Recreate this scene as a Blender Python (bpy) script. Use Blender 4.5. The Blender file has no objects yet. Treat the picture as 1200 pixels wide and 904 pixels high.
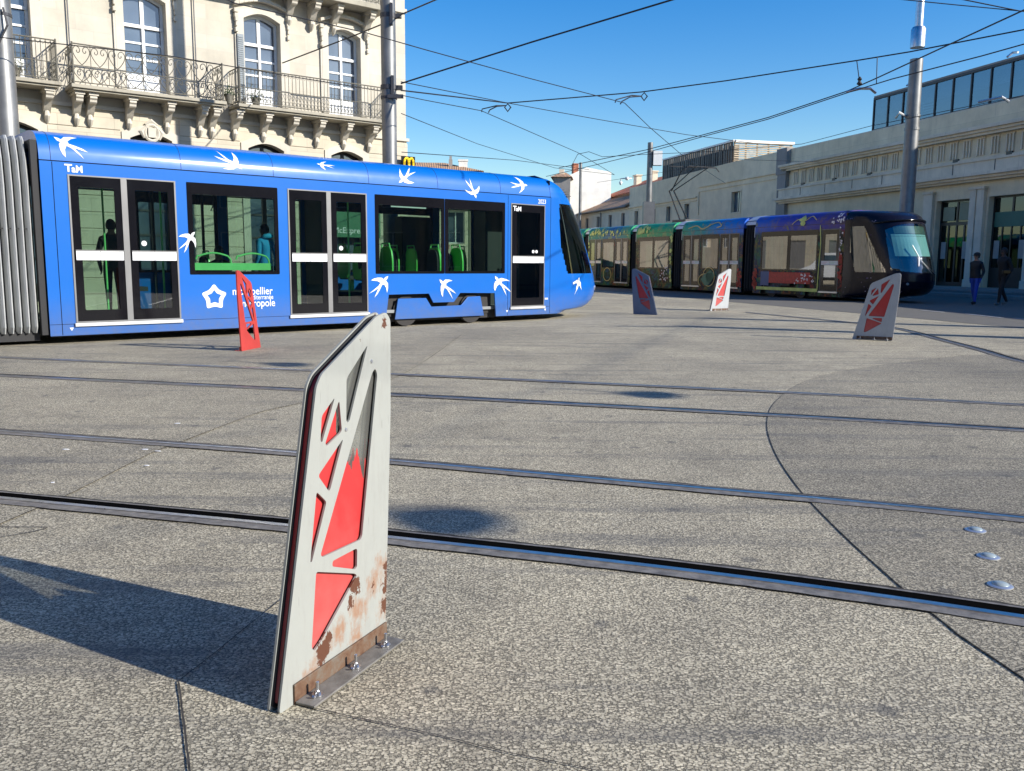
import bpy, bmesh, math, random
from mathutils import Vector, Matrix, noise
from mathutils.geometry import tessellate_polygon
random.seed(7)
PI = math.pi
scene = bpy.context.scene
col = scene.collection
# ------------------------------------------------------------------ camera calibration
FPX = 1025.0; CAMH = 1.28
PIT = math.atan(144/1025.); ROL = math.radians(.38)
cF = Vector((0, math.cos(PIT), -math.sin(PIT))); _R = Vector((1, 0, 0)); _U = _R.cross(cF)
cR = _R*math.cos(ROL)+_U*math.sin(ROL); cU = _U*math.cos(ROL)-_R*math.sin(ROL)
CAM = Vector((0, 0, CAMH))
def ray(x, y): return cF+cR*((x-600)/FPX)+cU*((452-y)/FPX)
def at(x, y, h=0.0):
    d = ray(x, y); return CAM+d*((h-CAMH)/d.z)
def atY(x, y, Y):
    d = ray(x, y); return CAM+d*(Y/d.y)
class Frame:
    """a standing plane: local x to the right, local y away from the camera, z up"""
    def __init__(s, ox, oy, deg):
        s.o = Vector((ox, oy, 0)); s.a = math.radians(deg)
        s.X = Vector((math.cos(s.a), math.sin(s.a), 0)); s.Y = Vector((-math.sin(s.a), math.cos(s.a), 0))
    def w(s, u, v, h): return s.o+s.X*u+s.Y*v+Vector((0, 0, h))
    def px(s, x, y, v=0.0):
        r = ray(x, y); t = (s.o+s.Y*v-CAM).dot(s.Y)/r.dot(s.Y); q = CAM+r*t
        return ((q-s.o).dot(s.X), q.z)
SUN_EL = 26.0
SUN = Vector((.92, -.39, 0)).normalized()*math.cos(math.radians(SUN_EL))+Vector((0, 0, math.sin(math.radians(SUN_EL))))
# ------------------------------------------------------------------ mesh builder
class MB:
    def __init__(s): s.v = []; s.f = []; s.m = []; s.cur = 0
    def add(s, vs, fs, m=None):
        b = len(s.v); s.v += [tuple(p) for p in vs]
        for f in fs: s.f.append([i+b for i in f]); s.m.append(s.cur if m is None else m)
        return s
    def box(s, x0, x1, y0, y1, z0, z1, m=None):
        vs = [(x, y, z) for z in (z0, z1) for y in (y0, y1) for x in (x0, x1)]
        return s.add(vs, [(0, 2, 3, 1), (4, 5, 7, 6), (0, 1, 5, 4), (2, 6, 7, 3), (0, 4, 6, 2), (1, 3, 7, 5)], m)
    def obox(s, c, ax, ay, az, m=None):
        c, ax, ay, az = map(Vector, (c, ax, ay, az))
        vs = [c+ax*i+ay*j+az*k for k in (-1, 1) for j in (-1, 1) for i in (-1, 1)]
        return s.add(vs, [(0, 2, 3, 1), (4, 5, 7, 6), (0, 1, 5, 4), (2, 6, 7, 3), (0, 4, 6, 2), (1, 3, 7, 5)], m)
    def plate(s, outer, holes=(), y0=0.0, y1=0.02, m=None, back=True, side=True, plane='xz'):
        loops = [list(outer)]+[list(h) for h in holes]
        tri = tessellate_polygon([[Vector((p[0], p[1], 0)) for p in l] for l in loops])
        flat = [p for l in loops for p in l]; n = len(flat)
        mp = {'xz': lambda p, d: (p[0], d, p[1]), 'xy': lambda p, d: (p[0], p[1], d), 'yz': lambda p, d: (d, p[0], p[1])}[plane]
        vs = [mp(p, y0) for p in flat]
        fs = [tuple(t) for t in tri]
        if back: vs += [mp(p, y1) for p in flat]; fs += [tuple(i+n for i in reversed(t)) for t in tri]
        if back and side:
            k = 0
            for l in loops:
                for i in range(len(l)):
                    j = (i+1) % len(l); fs.append((k+i, k+j, k+j+n, k+i+n))
                k += len(l)
        return s.add(vs, fs, m)
    def tube(s, pts, r, n=6, m=None, closed=False, cap=True):
        pts = [Vector(p) for p in pts]; N = len(pts)
        rs = r if isinstance(r, (list, tuple)) else [r]*N
        vs = []; fs = []; up = None
        for i, p in enumerate(pts):
            if closed: t = pts[(i+1) % N]-pts[i-1]
            else: t = pts[min(i+1, N-1)]-pts[max(i-1, 0)]
            if t.length < 1e-9: t = Vector((0, 0, 1))
            t.normalize()
            if up is None: up = Vector((0, 0, 1)) if abs(t.z) < .9 else Vector((1, 0, 0))
            a = t.cross(up)
            if a.length < 1e-4: a = t.orthogonal()
            a.normalize(); b = a.cross(t); up = b
            for k in range(n):
                an = 2*PI*k/n; vs.append(p+(a*math.cos(an)+b*math.sin(an))*rs[i])
        for i in range(N if closed else N-1):
            j = (i+1) % N
            for k in range(n):
                l = (k+1) % n; fs.append((i*n+k, i*n+l, j*n+l, j*n+k))
        if cap and not closed:
            fs.append(tuple(range(n))[::-1]); fs.append(tuple((N-1)*n+k for k in range(n)))
        return s.add(vs, fs, m)
    def lathe(s, prof, c=(0, 0, 0), n=20, m=None):
        vs = []; fs = []
        for r, z in prof:
            for k in range(n): vs.append((c[0]+r*math.cos(2*PI*k/n), c[1]+r*math.sin(2*PI*k/n), c[2]+z))
        for i in range(len(prof)-1):
            for k in range(n):
                l = (k+1) % n; fs.append((i*n+k, i*n+l, (i+1)*n+l, (i+1)*n+k))
        fs.append(tuple(range(n))[::-1]); fs.append(tuple((len(prof)-1)*n+k for k in range(n)))
        return s.add(vs, fs, m)
    def build(s, name, mats, parent=None, smooth=False, bevel=0, autos=False):
        me = bpy.data.meshes.new(name); me.from_pydata(s.v, [], s.f)
        if not isinstance(mats, (list, tuple)): mats = [mats]
        for m in mats: me.materials.append(m)
        me.polygons.foreach_set('material_index', [min(i, len(mats)-1) for i in s.m])
        bm = bmesh.new(); bm.from_mesh(me); bmesh.ops.recalc_face_normals(bm, faces=bm.faces); bm.to_mesh(me); bm.free()
        if smooth or autos: me.polygons.foreach_set('use_smooth', [True]*len(me.polygons))
        if autos: me.set_sharp_from_angle(angle=math.radians(35))
        me.update()
        o = bpy.data.objects.new(name, me); col.objects.link(o)
        if parent: o.parent = parent
        if bevel:
            b = o.modifiers.new('bevel', 'BEVEL'); b.width = bevel; b.segments = 2; b.limit_method = 'ANGLE'
        return o
def tag(o, label=None, cat=None, group=None, kind=None):
    if label: o['label'] = label
    if cat: o['category'] = cat
    if group: o['group'] = group
    if kind: o['kind'] = kind
    return o
def empty(name, loc=(0, 0, 0), rz=0, label=None, cat=None, group=None):
    o = bpy.data.objects.new(name, None); col.objects.link(o); o.location = loc; o.rotation_euler = (0, 0, rz)
    o.empty_display_size = .1
    return tag(o, label, cat, group)
def fempty(name, fr, label=None, cat=None, group=None): return empty(name, fr.o, fr.a, label, cat, group)
def copy_tree(o, parent=None):
    c = o.copy(); col.objects.link(c)
    if parent: c.parent = parent
    for ch in [x for x in bpy.data.objects if x.parent == o]: copy_tree(ch, c)
    return c
def round_poly(pts, r, n=4):
    out = []; N = len(pts)
    for i in range(N):
        p0, p, p1 = Vector(pts[i-1]), Vector(pts[i]), Vector(pts[(i+1) % N])
        a = p0-p; b = p1-p; ri = min(r, a.length*.45, b.length*.45)
        A = p+a.normalized()*ri; B = p+b.normalized()*ri
        for k in range(n+1):
            t = k/n; q = A*(1-t)**2+p*2*t*(1-t)+B*t*t; out.append((q.x, q.y))
    return out
def rect(x0, x1, z0, z1): return [(x0, z0), (x1, z0), (x1, z1), (x0, z1)]
def arch(x0, x1, z0, z1, rise, n=8):
    return [(x0, z0), (x1, z0)]+[(x1+(x0-x1)*k/n, z1+rise*math.sin(PI*k/n)) for k in range(n+1)]
def text(name, s, size, mat, parent, loc, rot=(PI/2, 0, 0), depth=.002, bold=0.0, align='LEFT', shear=0, sx=1):
    cu = bpy.data.curves.new(name, 'FONT'); cu.body = s; cu.size = size; cu.extrude = depth; cu.offset = bold; cu.align_x = align; cu.shear = shear
    t = bpy.data.objects.new('tmp_text', cu); col.objects.link(t)
    dg = bpy.context.evaluated_depsgraph_get(); me = bpy.data.meshes.new_from_object(t.evaluated_get(dg))
    bpy.data.objects.remove(t); bpy.data.curves.remove(cu)
    me.name = name; me.materials.clear(); me.materials.append(mat)
    o = bpy.data.objects.new(name, me); col.objects.link(o); o.parent = parent; o.location = loc; o.rotation_euler = rot; o.scale = (sx, 1, 1)
    return o
# ------------------------------------------------------------------ materials
class NT:
    def __init__(s, name):
        s.mat = bpy.data.materials.new(name); s.mat.use_nodes = True; s.t = s.mat.node_tree; s.t.nodes.clear()
        s.out = s.t.nodes.new('ShaderNodeOutputMaterial')
    def n(s, typ, ins=None, **kw):
        nd = s.t.nodes.new('ShaderNode'+typ)
        for k, v in kw.items(): setattr(nd, k, v)
        for k, v in (ins or {}).items():
            sock = nd.inputs[k]
            if isinstance(v, bpy.types.NodeSocket): s.t.links.new(v, sock)
            elif isinstance(v, bpy.types.Node): s.t.links.new(v.outputs[0], sock)
            else:
                if sock.type == 'RGBA' and len(v) == 3: v = (*v, 1)
                sock.default_value = v
        return nd
    def math(s, op, a, b=0.0, c=None, clamp=False):
        ins = {0: a, 1: b}
        if c is not None: ins[2] = c
        return s.n('Math', ins, operation=op, use_clamp=clamp).outputs[0]
    def mix(s, f, a, b, bt='MIX'):
        nd = s.n('Mix', {}, data_type='RGBA', blend_type=bt)
        for i, v in ((0, f), (6, a), (7, b)):
            sock = nd.inputs[i]
            if isinstance(v, bpy.types.NodeSocket): s.t.links.new(v, sock)
            else: sock.default_value = (*v, 1) if isinstance(v, tuple) and len(v) == 3 else v
        return nd.outputs[2]
    def ramp(s, f, stops, interp='LINEAR'):
        nd = s.n('ValToRGB', {0: f}); r = nd.color_ramp; r.interpolation = interp
        while len(r.elements) < len(stops): r.elements.new(.5)
        for e, (p, c) in zip(r.elements, stops): e.position = p; e.color = (*c, 1) if not isinstance(c, (int, float)) else (c, c, c, 1)
        return nd.outputs[0]
    def noise(s, vec, scale, detail=4, rough=.5, dist=0):
        return s.n('TexNoise', {'Vector': vec, 'Scale': scale, 'Detail': detail, 'Roughness': rough, 'Distortion': dist})
    def coords(s):
        c = s.n('TexCoord'); sep = s.n('SeparateXYZ', {0: c.outputs['Object']})
        return c.outputs['Object'], sep.outputs[0], sep.outputs[1], sep.outputs[2]
    def bsdf(s, **ins):
        names = dict(color='Base Color', rough='Roughness', metal='Metallic', coat='Coat Weight', coatr='Coat Roughness', normal='Normal', spec='Specular IOR Level', emit='Emission Color', es='Emission Strength', trans='Transmission Weight', ior='IOR')
        b = s.n('BsdfPrincipled', {names[k]: v for k, v in ins.items()})
        s.t.links.new(b.outputs[0], s.out.inputs[0]); return b
    def bump(s, h, strength=.3, dist=.01): return s.n('Bump', {'Height': h, 'Strength': strength, 'Distance': dist}).outputs[0]
def simple(name, c, rough=.5, metal=0, coat=0, var=.12, scale=3, bump=0, bscale=40):
    m = NT(name); o, x, y, z = m.coords()
    nz = m.noise(o, scale, 5, .6).outputs[0]
    k = m.ramp(nz, [(.3, tuple(v*(1-var) for v in c)), (.7, tuple(min(1, v*(1+var)) for v in c))])
    rr = m.math('ADD', rough-.06, m.math('MULTIPLY', nz, .12), clamp=True)
    kw = dict(color=k, rough=rr, metal=metal, coat=coat)
    if bump: kw['normal'] = m.bump(m.noise(o, bscale, 3).outputs[0], bump, .01)
    m.bsdf(**kw); return m.mat
M = {}
M['black'] = simple('black_paint', (.006, .006, .008), .12)
M['black'].node_tree.nodes['Principled BSDF'].inputs['Specular IOR Level'].default_value = .3
M['rubber'] = simple('black_rubber', (.02, .02, .021), .75)
M['dark_metal'] = simple('dark_metal', (.06, .06, .065), .5, .3)
M['under'] = simple('underframe_dirt', (.025, .023, .022), .8)
M['steel'] = simple('brushed_steel', (.55, .56, .58), .32, 1, var=.15, scale=8)
M['alu'] = simple('aluminium_trim', (.6, .61, .62), .4, .8)
M['white'] = simple('white_vinyl', (.66, .67, .68), .5, var=.03)
M['offwhite'] = simple('white_joinery', (.72, .73, .72), .5, var=.06, scale=2)
M['green_seat'] = simple('green_plastic', (.14, .75, .12), .35)
M['green_rail'] = simple('green_handrail', (.22, .75, .25), .35)
M['seat_grey'] = simple('grey_upholstery', (.035, .037, .04), .8)
M['tfloor'] = simple('tram_floor', (.20, .21, .21), .6)
M['tint'] = simple('tram_interior_panel', (.30, .33, .31), .5)
M['iron'] = simple('weathered_iron', (.16, .15, .12), .6, .3, var=.3, scale=30)
M['wire'] = simple('copper_wire', (.03, .03, .032), .5, .4)
M['red_p'] = simple('red_paint', (.38, .038, .032), .5, var=.12)
M['galv'] = simple('galvanised_pole', (.20, .20, .195), .45, .55, var=.22, scale=2)
M['terracotta'] = None
def glassy(name, tint, refl=.0, rough=0.0):
    m = NT(name)
    tr = m.n('BsdfTransparent', {'Color': tint}); gl = m.n('BsdfGlossy', {'Color': (.95, .97, 1), 'Roughness': rough})
    ge = m.n('NewGeometry'); dt = m.n('VectorMath', {0: ge.outputs['Normal'], 1: ge.outputs['Incoming']}, operation='DOT_PRODUCT').outputs['Value']
    f = m.math('ADD', .05+refl, m.math('MULTIPLY', .9, m.math('POWER', m.math('SUBTRACT', 1.0, m.math('ABSOLUTE', dt), clamp=True), 5.0)), clamp=True)
    mx = m.n('MixShader', {0: f, 1: tr.outputs[0], 2: gl.outputs[0]}); m.t.links.new(mx.outputs[0], m.out.inputs[0]); return m.mat
M['tglass'] = glassy('tinted_tram_glass', (.46, .60, .53), .02)
M['tglass2'] = glassy('mirroring_tram_glass', (.22, .33, .29), .11)
M['wglass'] = glassy('shop_glass', (.20, .24, .24), .01)
m = NT('window_pane'); o, x, y, z = m.coords()
nn = m.noise(o, .8, 2).outputs[0]
m.bsdf(color=m.ramp(nn, [(.35, (.05, .07, .10)), (.65, (.10, .13, .17))]), rough=.06, spec=1.0, coat=1.0, coatr=.02, normal=m.bump(m.noise(o, 1.6, 1).outputs[0], .25, .05)); M['pane'] = m.mat
# blue tram paint
m = NT('blue_paint'); o, x, y, z = m.coords()
nz = m.noise(o, 1.3, 5, .6).outputs[0]
c = m.mix(m.ramp(nz, [(.35, 0.0), (.75, .35)]), (.0, .108, .45), (.0, .120, .41))
dirt = m.math('MULTIPLY', m.ramp(z, [(.13/3.3, .35), (.55/3.3, 0.0)]), m.noise(o, 9, 6, .7).outputs[0])
z01 = m.math('DIVIDE', z, 3.3); dirt = m.math('MULTIPLY', m.ramp(z01, [(.04, .9), (.22, 0.0)]), m.noise(o, 9, 6, .7).outputs[0])
c = m.mix(dirt, c, (.10, .11, .13))
m.bsdf(color=c, rough=m.math('ADD', .38, m.math('MULTIPLY', m.noise(o, 5, 4).outputs[0], .14)), spec=.2, coat=.7, coatr=.12, normal=m.bump(m.noise(o, .9, 2).outputs[0], .16, .05)); M['blue'] = m.mat
m = NT('bellows_fabric'); o, x, y, z = m.coords()
c = m.ramp(m.noise(m.n('Mapping', {'Vector': o, 'Scale': (8, 8, .9)}).outputs[0], 3, 5, .65).outputs[0], [(.3, (.30, .31, .31)), (.7, (.50, .51, .50))])
m.bsdf(color=c, rough=.55, normal=m.bump(m.noise(o, 25, 4).outputs[0], .3, .01)); M['bellows'] = m.mat
# ---- exposed aggregate pavement
def aggregate(name, tone, darkf, big=.9, stain=True):
    m = NT(name); g = m.n('NewGeometry').outputs['Position']
    jit = m.noise(g, 30, 2).outputs['Color']
    p = m.n('VectorMath', {0: g, 1: m.n('VectorMath', {0: jit, 'Scale': .008}, operation='SCALE').outputs[0]}, operation='ADD').outputs[0]
    p = m.n('Mapping', {'Vector': p, 'Scale': (1, 1.15, .001)}).outputs[0]
    v = m.n('TexVoronoi', {'Vector': p, 'Scale': 98.0, 'Randomness': 1.0}, feature='F1', voronoi_dimensions='2D')
    e = m.n('TexVoronoi', {'Vector': p, 'Scale': 98.0, 'Randomness': 1.0}, feature='DISTANCE_TO_EDGE', voronoi_dimensions='2D')
    rnd = m.n('SeparateXYZ', {0: v.outputs['Color']})
    t = tone
    stone = m.ramp(rnd.outputs[0], [(0, tuple(a*.50 for a in t)), (.10, tuple(a*.80 for a in t)), (.45, t), (.85, tuple(min(1, a*1.22) for a in t)), (1, tuple(min(1, a*1.5) for a in t))])
    # rounded stones of different size sitting in darker mortar, a finer grit between them
    wob = m.math('MULTIPLY', m.math('SUBTRACT', m.noise(g, 260, 2).outputs[0], .5), .35)
    rad = m.math('ADD', .30, m.math('MULTIPLY', rnd.outputs[1], .34))
    gap = m.ramp(m.math('ADD', .5, m.math('ADD', m.math('SUBTRACT', rad, v.outputs['Distance']), wob)), [(.44, 0.0), (.56, 1.0)])
    gap = m.math('MULTIPLY', gap, m.ramp(rnd.outputs[2], [(darkf, 0.0), (darkf+.05, 1.0)]))
    v2 = m.n('TexVoronoi', {'Vector': p, 'Scale': 230.0, 'Randomness': 1.0}, feature='F1', voronoi_dimensions='2D')
    r2 = m.n('SeparateXYZ', {0: v2.outputs['Color']}).outputs[0]
    grit = m.ramp(m.math('MULTIPLY', m.ramp(v2.outputs['Distance'], [(.30, 1.0), (.55, .25)]), m.math('ADD', .35, m.math('MULTIPLY', r2, .65))), [(.1, tuple(a*.16 for a in t)), (.5, tuple(a*.42 for a in t)), (.9, tuple(a*1.0 for a in t))])
    c = m.mix(gap, grit, stone)
    big1 = m.noise(g, .35, 5, .6, .4).outputs[0]; big2 = m.noise(g, 2.6, 5, .65, .3).outputs[0]
    c = m.mix(1.0, c, m.ramp(big1, [(.32, (.72, .72, .73)), (.68, (1.12, 1.11, 1.08))]), 'MULTIPLY')
    c = m.mix(1.0, c, m.ramp(big2, [(.32, (.86, .86, .86)), (.55, (1.03, 1.03, 1.02))]), 'MULTIPLY')
    # tyre smears, widened to stand for thin wire and tree shadows too; oil spots
    sm = m.n('Mapping', {'Vector': g, 'Rotation': (0, 0, math.radians(24)), 'Scale': (.25, 3.2, 1)}).outputs[0]
    s1 = m.ramp(m.noise(sm, 1.1, 5, .72).outputs[0], [(.52, 0.0), (.66, .50)])
    c = m.mix(s1, c, (.09, .09, .09))
    sp = m.n('TexVoronoi', {'Vector': g, 'Scale': 1.3}, feature='F1', voronoi_dimensions='2D')
    spd = m.math('ADD', sp.outputs['Distance'], m.math('MULTIPLY', m.noise(g, 14, 3).outputs[0], .10))
    s2 = m.ramp(spd, [(.075, .55), (.105, 0.0)]); c = m.mix(s2, c, (.07, .07, .07))
    hgt = m.math('MULTIPLY', gap, m.math('ADD', .35, m.math('MULTIPLY', rnd.outputs[2], .65)))
    hgt = m.math('ADD', hgt, m.math('MULTIPLY', m.noise(g, 420, 2).outputs[0], .25))
    m.bsdf(color=c, rough=.78, spec=.35, normal=m.bump(hgt, .75, .0045)); return m.mat
M['agg'] = aggregate('aggregate_pavement', (.50, .45, .335), .18)
M['agg_dark'] = aggregate('dark_aggregate_pavement', (.40, .362, .275), .28)
M['agg_grey'] = aggregate('grey_aggregate_pavement', (.45, .405, .305), .20)
m = NT('joint_sealant'); g = m.n('NewGeometry').outputs['Position']
m.bsdf(color=m.ramp(m.noise(g, 14, 4, .7).outputs[0], [(.3, (.035, .034, .033)), (.7, (.09, .085, .078))]), rough=1.0, spec=0.0); M['joint'] = m.mat
m = NT('rail_flank'); g = m.n('NewGeometry').outputs['Position']
m.bsdf(color=m.ramp(m.noise(g, 18, 5, .7).outputs[0], [(.3, (.10, .09, .08)), (.7, (.26, .24, .21))]), rough=.6, metal=.2, normal=m.bump(m.noise(g, 60, 3).outputs[0], .4, .004)); M['flank'] = m.mat
m = NT('rail_head'); g = m.n('NewGeometry').outputs['Position']
m.bsdf(color=m.ramp(m.noise(g, 5, 5, .7).outputs[0], [(.3, (.42, .42, .42)), (.7, (.68, .68, .67))]), rough=m.math('ADD', .20, m.math('MULTIPLY', m.noise(g, 9, 4).outputs[0], .25)), metal=1.0); M['railhead'] = m.mat
# ---- stone
def stone(name, c, course=.38, blockw=.8, joint=.35, stain=.35):
    m = NT(name); o, x, y, z = m.coords()
    uv = m.n('CombineXYZ', {0: m.math('ADD', x, y), 1: z, 2: 0.0}).outputs[0]
    br = m.n('TexBrick', {'Vector': uv, 'Color1': (1, 1, 1), 'Color2': (.88, .88, .86), 'Mortar': (1-joint,)*3, 'Scale': 1.0, 'Mortar Size': .008, 'Mortar Smooth': .3, 'Brick Width': blockw, 'Row Height': course, 'Bias': 0.0})
    n1 = m.noise(o, 1.1, 6, .65).outputs[0]; n2 = m.noise(m.n('Mapping', {'Vector': o, 'Scale': (2.5, 2.5, .35)}).outputs[0], 1.2, 6, .7).outputs[0]
    base = m.ramp(n1, [(.3, tuple(a*.84 for a in c)), (.7, tuple(min(.9, a*1.1) for a in c))])
    cc = m.mix(1.0, base, br.outputs[0], 'MULTIPLY')
    cc = m.mix(m.ramp(n2, [(.52, 0.0), (.8, stain)]), cc, tuple(a*.42 for a in c))
    m.bsdf(color=cc, rough=.85, normal=m.bump(m.math('ADD', br.outputs['Fac'], m.math('MULTIPLY', m.noise(o, 30, 4).outputs[0], -.6)), -.35, .012)); return m.mat
M['stone'] = stone('pale_limestone', (.54, .495, .41), joint=.14, stain=.22)
M['stone_rust'] = stone('rusticated_limestone', (.54, .485, .38), .40, 1.3, .3, .2)
M['stone_trim'] = stone('carved_limestone', (.54, .50, .42), 5, 9, .1, .3)
M['slab'] = stone('grimy_balcony_slab', (.36, .33, .26), 5, 9, .1, .8)
M['st_wall'] = stone('station_render', (.78, .66, .46), 2.6, 4.2, .25, .35)
M['st_trim'] = stone('station_trim', (.76, .66, .51), 9, 3.1, .35, .5)
M['wall_grey'] = stone('grey_beige_render', (.80, .68, .48), 9, 9, .02, .25)
M['wall_cream'] = stone('cream_render', (.74, .63, .48), 9, 9, .02, .2)
M['wall_white'] = stone('white_render', (.80, .78, .72), 9, 9, .02, .08)
M['wall_drab'] = stone('drab_render', (.30, .28, .26), 9, 9, .02, .3)
def tiles(name, c):
    m = NT(name); o, x, y, z = m.coords()
    w = m.n('TexWave', {'Vector': o, 'Scale': 2.2, 'Distortion': .6, 'Detail': 2}, bands_direction='X')
    c1 = m.ramp(m.noise(o, 2.2, 5, .7).outputs[0], [(.3, tuple(a*.6 for a in c)), (.7, tuple(a*1.25 for a in c))])
    m.bsdf(color=m.mix(1.0, c1, m.ramp(w.outputs[0], [(0, (.6,)*3), (.6, (1.05,)*3)]), 'MULTIPLY'), rough=.85, normal=m.bump(w.outputs[0], .6, .05)); return m.mat
M['tile_red'] = tiles('red_roof_tiles', (.55, .19, .10)); M['tile_brown'] = tiles('brown_roof_tiles', (.50, .30, .17))
M['win_dark'] = simple('dark_window', (.05, .055, .06), .25)
M['shutter'] = simple('grey_shutter', (.17, .165, .16), .6)
M['door_dark'] = simple('dark_bronze_joinery', (.018, .017, .017), .4)
M['louvre'] = simple('grey_louvre', (.07, .065, .06), .6, var=.3, scale=2)
M['louvre_lit'] = simple('sunlit_timber_slats', (.36, .30, .22), .7, var=.25, scale=4)  # lit copy for the end face, sun brightness put into the colour
M['gutter'] = simple('zinc_pipe', (.17, .17, .17), .5, .4)
M['kerb'] = simple('granite_kerb', (.26, .25, .235), .75, bump=.3)
M['sidewalk'] = simple('dark_asphalt', (.11, .105, .095), .85, bump=.4, bscale=90)
# ------------------------------------------------------------------ world and sun
w = bpy.data.worlds.new('World'); scene.world = w; w.use_nodes = True; nt = w.node_tree
bg = nt.nodes['Background']; sky = nt.nodes.new('ShaderNodeTexSky'); sky.sky_type = 'NISHITA'; sky.sun_disc = False
sky.sun_elevation = math.radians(SUN_EL); sky.sun_rotation = math.atan2(SUN.x, SUN.y); sky.altitude = 50; sky.air_density = 1.15; sky.dust_density = .35; sky.ozone_density = 3.2
hs_ = nt.nodes.new('ShaderNodeHueSaturation'); hs_.inputs['Saturation'].default_value = 1.48; hs_.inputs['Hue'].default_value = .512
nt.links.new(sky.outputs[0], hs_.inputs['Color']); nt.links.new(hs_.outputs[0], bg.inputs[0]); bg.inputs[1].default_value = .118
L = bpy.data.lights.new('sun', 'SUN'); L.energy = 5.0; L.angle = math.radians(.5); L.color = (1, .945, .86)
so = bpy.data.objects.new('sun', L); col.objects.link(so); so.rotation_euler = (-SUN).to_track_quat('-Z', 'Y').to_euler(); so.location = SUN*60
scene.view_settings.view_transform = 'Standard'; scene.view_settings.look = 'None'; scene.view_settings.exposure = 0.62; scene.view_settings.gamma = 1
cd = bpy.data.cameras.new('camera'); cam = bpy.data.objects.new('camera', cd); col.objects.link(cam); scene.camera = cam
cd.sensor_width = 36; cd.lens = FPX/1200*36; cd.clip_end = 2000; cd.clip_start = .05
Rm = Matrix((cR, cU, -cF)).transposed().to_4x4(); Rm.translation = CAM; cam.matrix_world = Rm
# ------------------------------------------------------------------ ground
gm = MB(); gm.add([(-300, -300, 0), (300, -300, 0), (300, 300, 0), (-300, 300, 0)], [(0, 1, 2, 3)])
gnd = gm.build('ground', M['agg']); tag(gnd, kind='structure')
def spline(pts, n=14):
    P = [Vector((p[0], p[1], 0)) for p in pts]; P = [P[0]*2-P[1]]+P+[P[-1]*2-P[-2]]; out = []
    for i in range(1, len(P)-2):
        for k in range(n):
            t = k/n; a, b, c, d = P[i-1:i+3]
            out.append(.5*((2*b)+(c-a)*t+(2*a-5*b+4*c-d)*t*t+(3*b-a-3*c+d)*t**3))
    return out+[P[-2]]
def strip(name, pts, wdt, z, mat, jag=0.0, n=14):
    P = spline(pts, n); mb = MB(); vs = []
    for i, p in enumerate(P):
        t = (P[min(i+1, len(P)-1)]-P[max(i-1, 0)]).normalized(); nn = Vector((-t.y, t.x, 0))
        j = jag*(random.random()-.5); wv = wdt*(.5+(.25*(random.random()-.5) if jag else 0))
        vs += [p+nn*(wv+j)+Vector((0, 0, .0052)), p-nn*(wv-j)+Vector((0, 0, .0052))]
    return mb.add(vs, [(2*i, 2*i+1, 2*i+3, 2*i+2) for i in range(len(P)-1)]).build(name, mat)
# darker aggregate field on the right, bounded by the curved joint
arc = [(6.6, 12.6), (4.4, 10.9)]+[tuple(at(*q)[:2]) for q in ((945, 447), (910, 470), (899, 494), (906, 526), (932, 568), (978, 618), (1040, 675), (1105, 730), (1190, 790))]+[(1.9, .4), (2.0, -1.5)]
A = spline(arc, 8); mb = MB()
mb.plate([(p.x, p.y) for p in A]+[(9, -1.5), (14, 6), (13.5, 11), (9.5, 12.9)], (), .004, 0, plane='xy', back=False)
tag(mb.build('pavement', M['agg_dark']), kind='structure')
J3 = [(-6.5, 1.3)]+[tuple(at(*q)[:2]) for q in ((-60, 640), (0, 615), (85, 578), (177, 532), (219, 516), (304, 484), (364, 470), (470, 440))]+[(-.9, 15.5)]
mb = MB(); mb.plate(J3+[(-40, 15.5), (-40, 1.3)], (), .004, 0, plane='xy', back=False)
tag(mb.build('pavement', M['agg_grey']), kind='structure')
for i, (pts, wd) in enumerate([(arc, .0034), ([tuple(at(*q)[:2]) for q in ((234, 1010), (222, 904), (216, 852), (209, 800))], .006), ([tuple(at(*q)[:2]) for q in ((209, 800), (255, 764), (300, 727), (400, 648))], .0034), (J3, .006), ([tuple(at(*q)[:2]) for q in ((345, 826), (400, 839), (511, 863), (592, 883), (686, 902), (800, 930))], .004), ([(1.6, 2.62), (2.3, 3.0), (3.2, 3.1), (5, 2.2)], .008)]):
    tag(strip('pavement_joint', pts, wd, .008, M['joint'], .0015, 10), kind='structure')
# rails: each a flush grooved rail
rails = [([(-12, 7.4), (-6.5, 5.62), (-2.75, 4.56), (-1.06, 4.09), (-.59, 3.93), (.72, 3.51), (1.87, 3.04), (3.6, 2.2), (6, .9)], 1, 'grooved tram rail nearest the grey and red barrier, widest dark groove'),
         ([(-12, 8.9), (-7.5, 7.55), (-3.82, 6.41), (-1.41, 5.72), (.99, 4.9), (2.61, 4.31), (5, 3.25), (8, 1.6)], -1, 'shiny blue-reflecting tram rail just beyond the nearest grooved rail'),
         ([(-14, 12.2), (-9.5, 10.75), (-5.66, 9.59), (-2.01, 8.61), (1.5, 7.58), (4.01, 6.73), (8, 5.15), (12, 3.3)], 1, 'third tram rail counting outward from the viewer, dark groove'),
         ([(-16, 14.3), (-11, 12.75), (-6.71, 11.4), (-2.18, 10.16), (1.77, 9.0), (4.74, 7.99), (9, 6.3), (14, 4.1)], -1, 'farthest pale tram rail before the small red barrier'),
         ([(6.2, 22.5), (7.4, 19.8), (7.75, 17.65), (7.45, 15.25), (6.86, 11.66), (5.9, 8.2)][:5]+[(6.5, 10.2)], 1, 'dark curved tram rail running from the right-hand barrier toward the right edge'),
         ]
rails[4] = ([(6.9, 24.0), (7.62, 20.5), (7.75, 17.65), (7.55, 15.9), (7.3, 14.0), (6.95, 12.0), (6.6, 10.4)], 1, rails[4][2])
bc = [at(1048, 385), at(1100, 398), at(1150, 411), at(1200, 425)]
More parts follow.
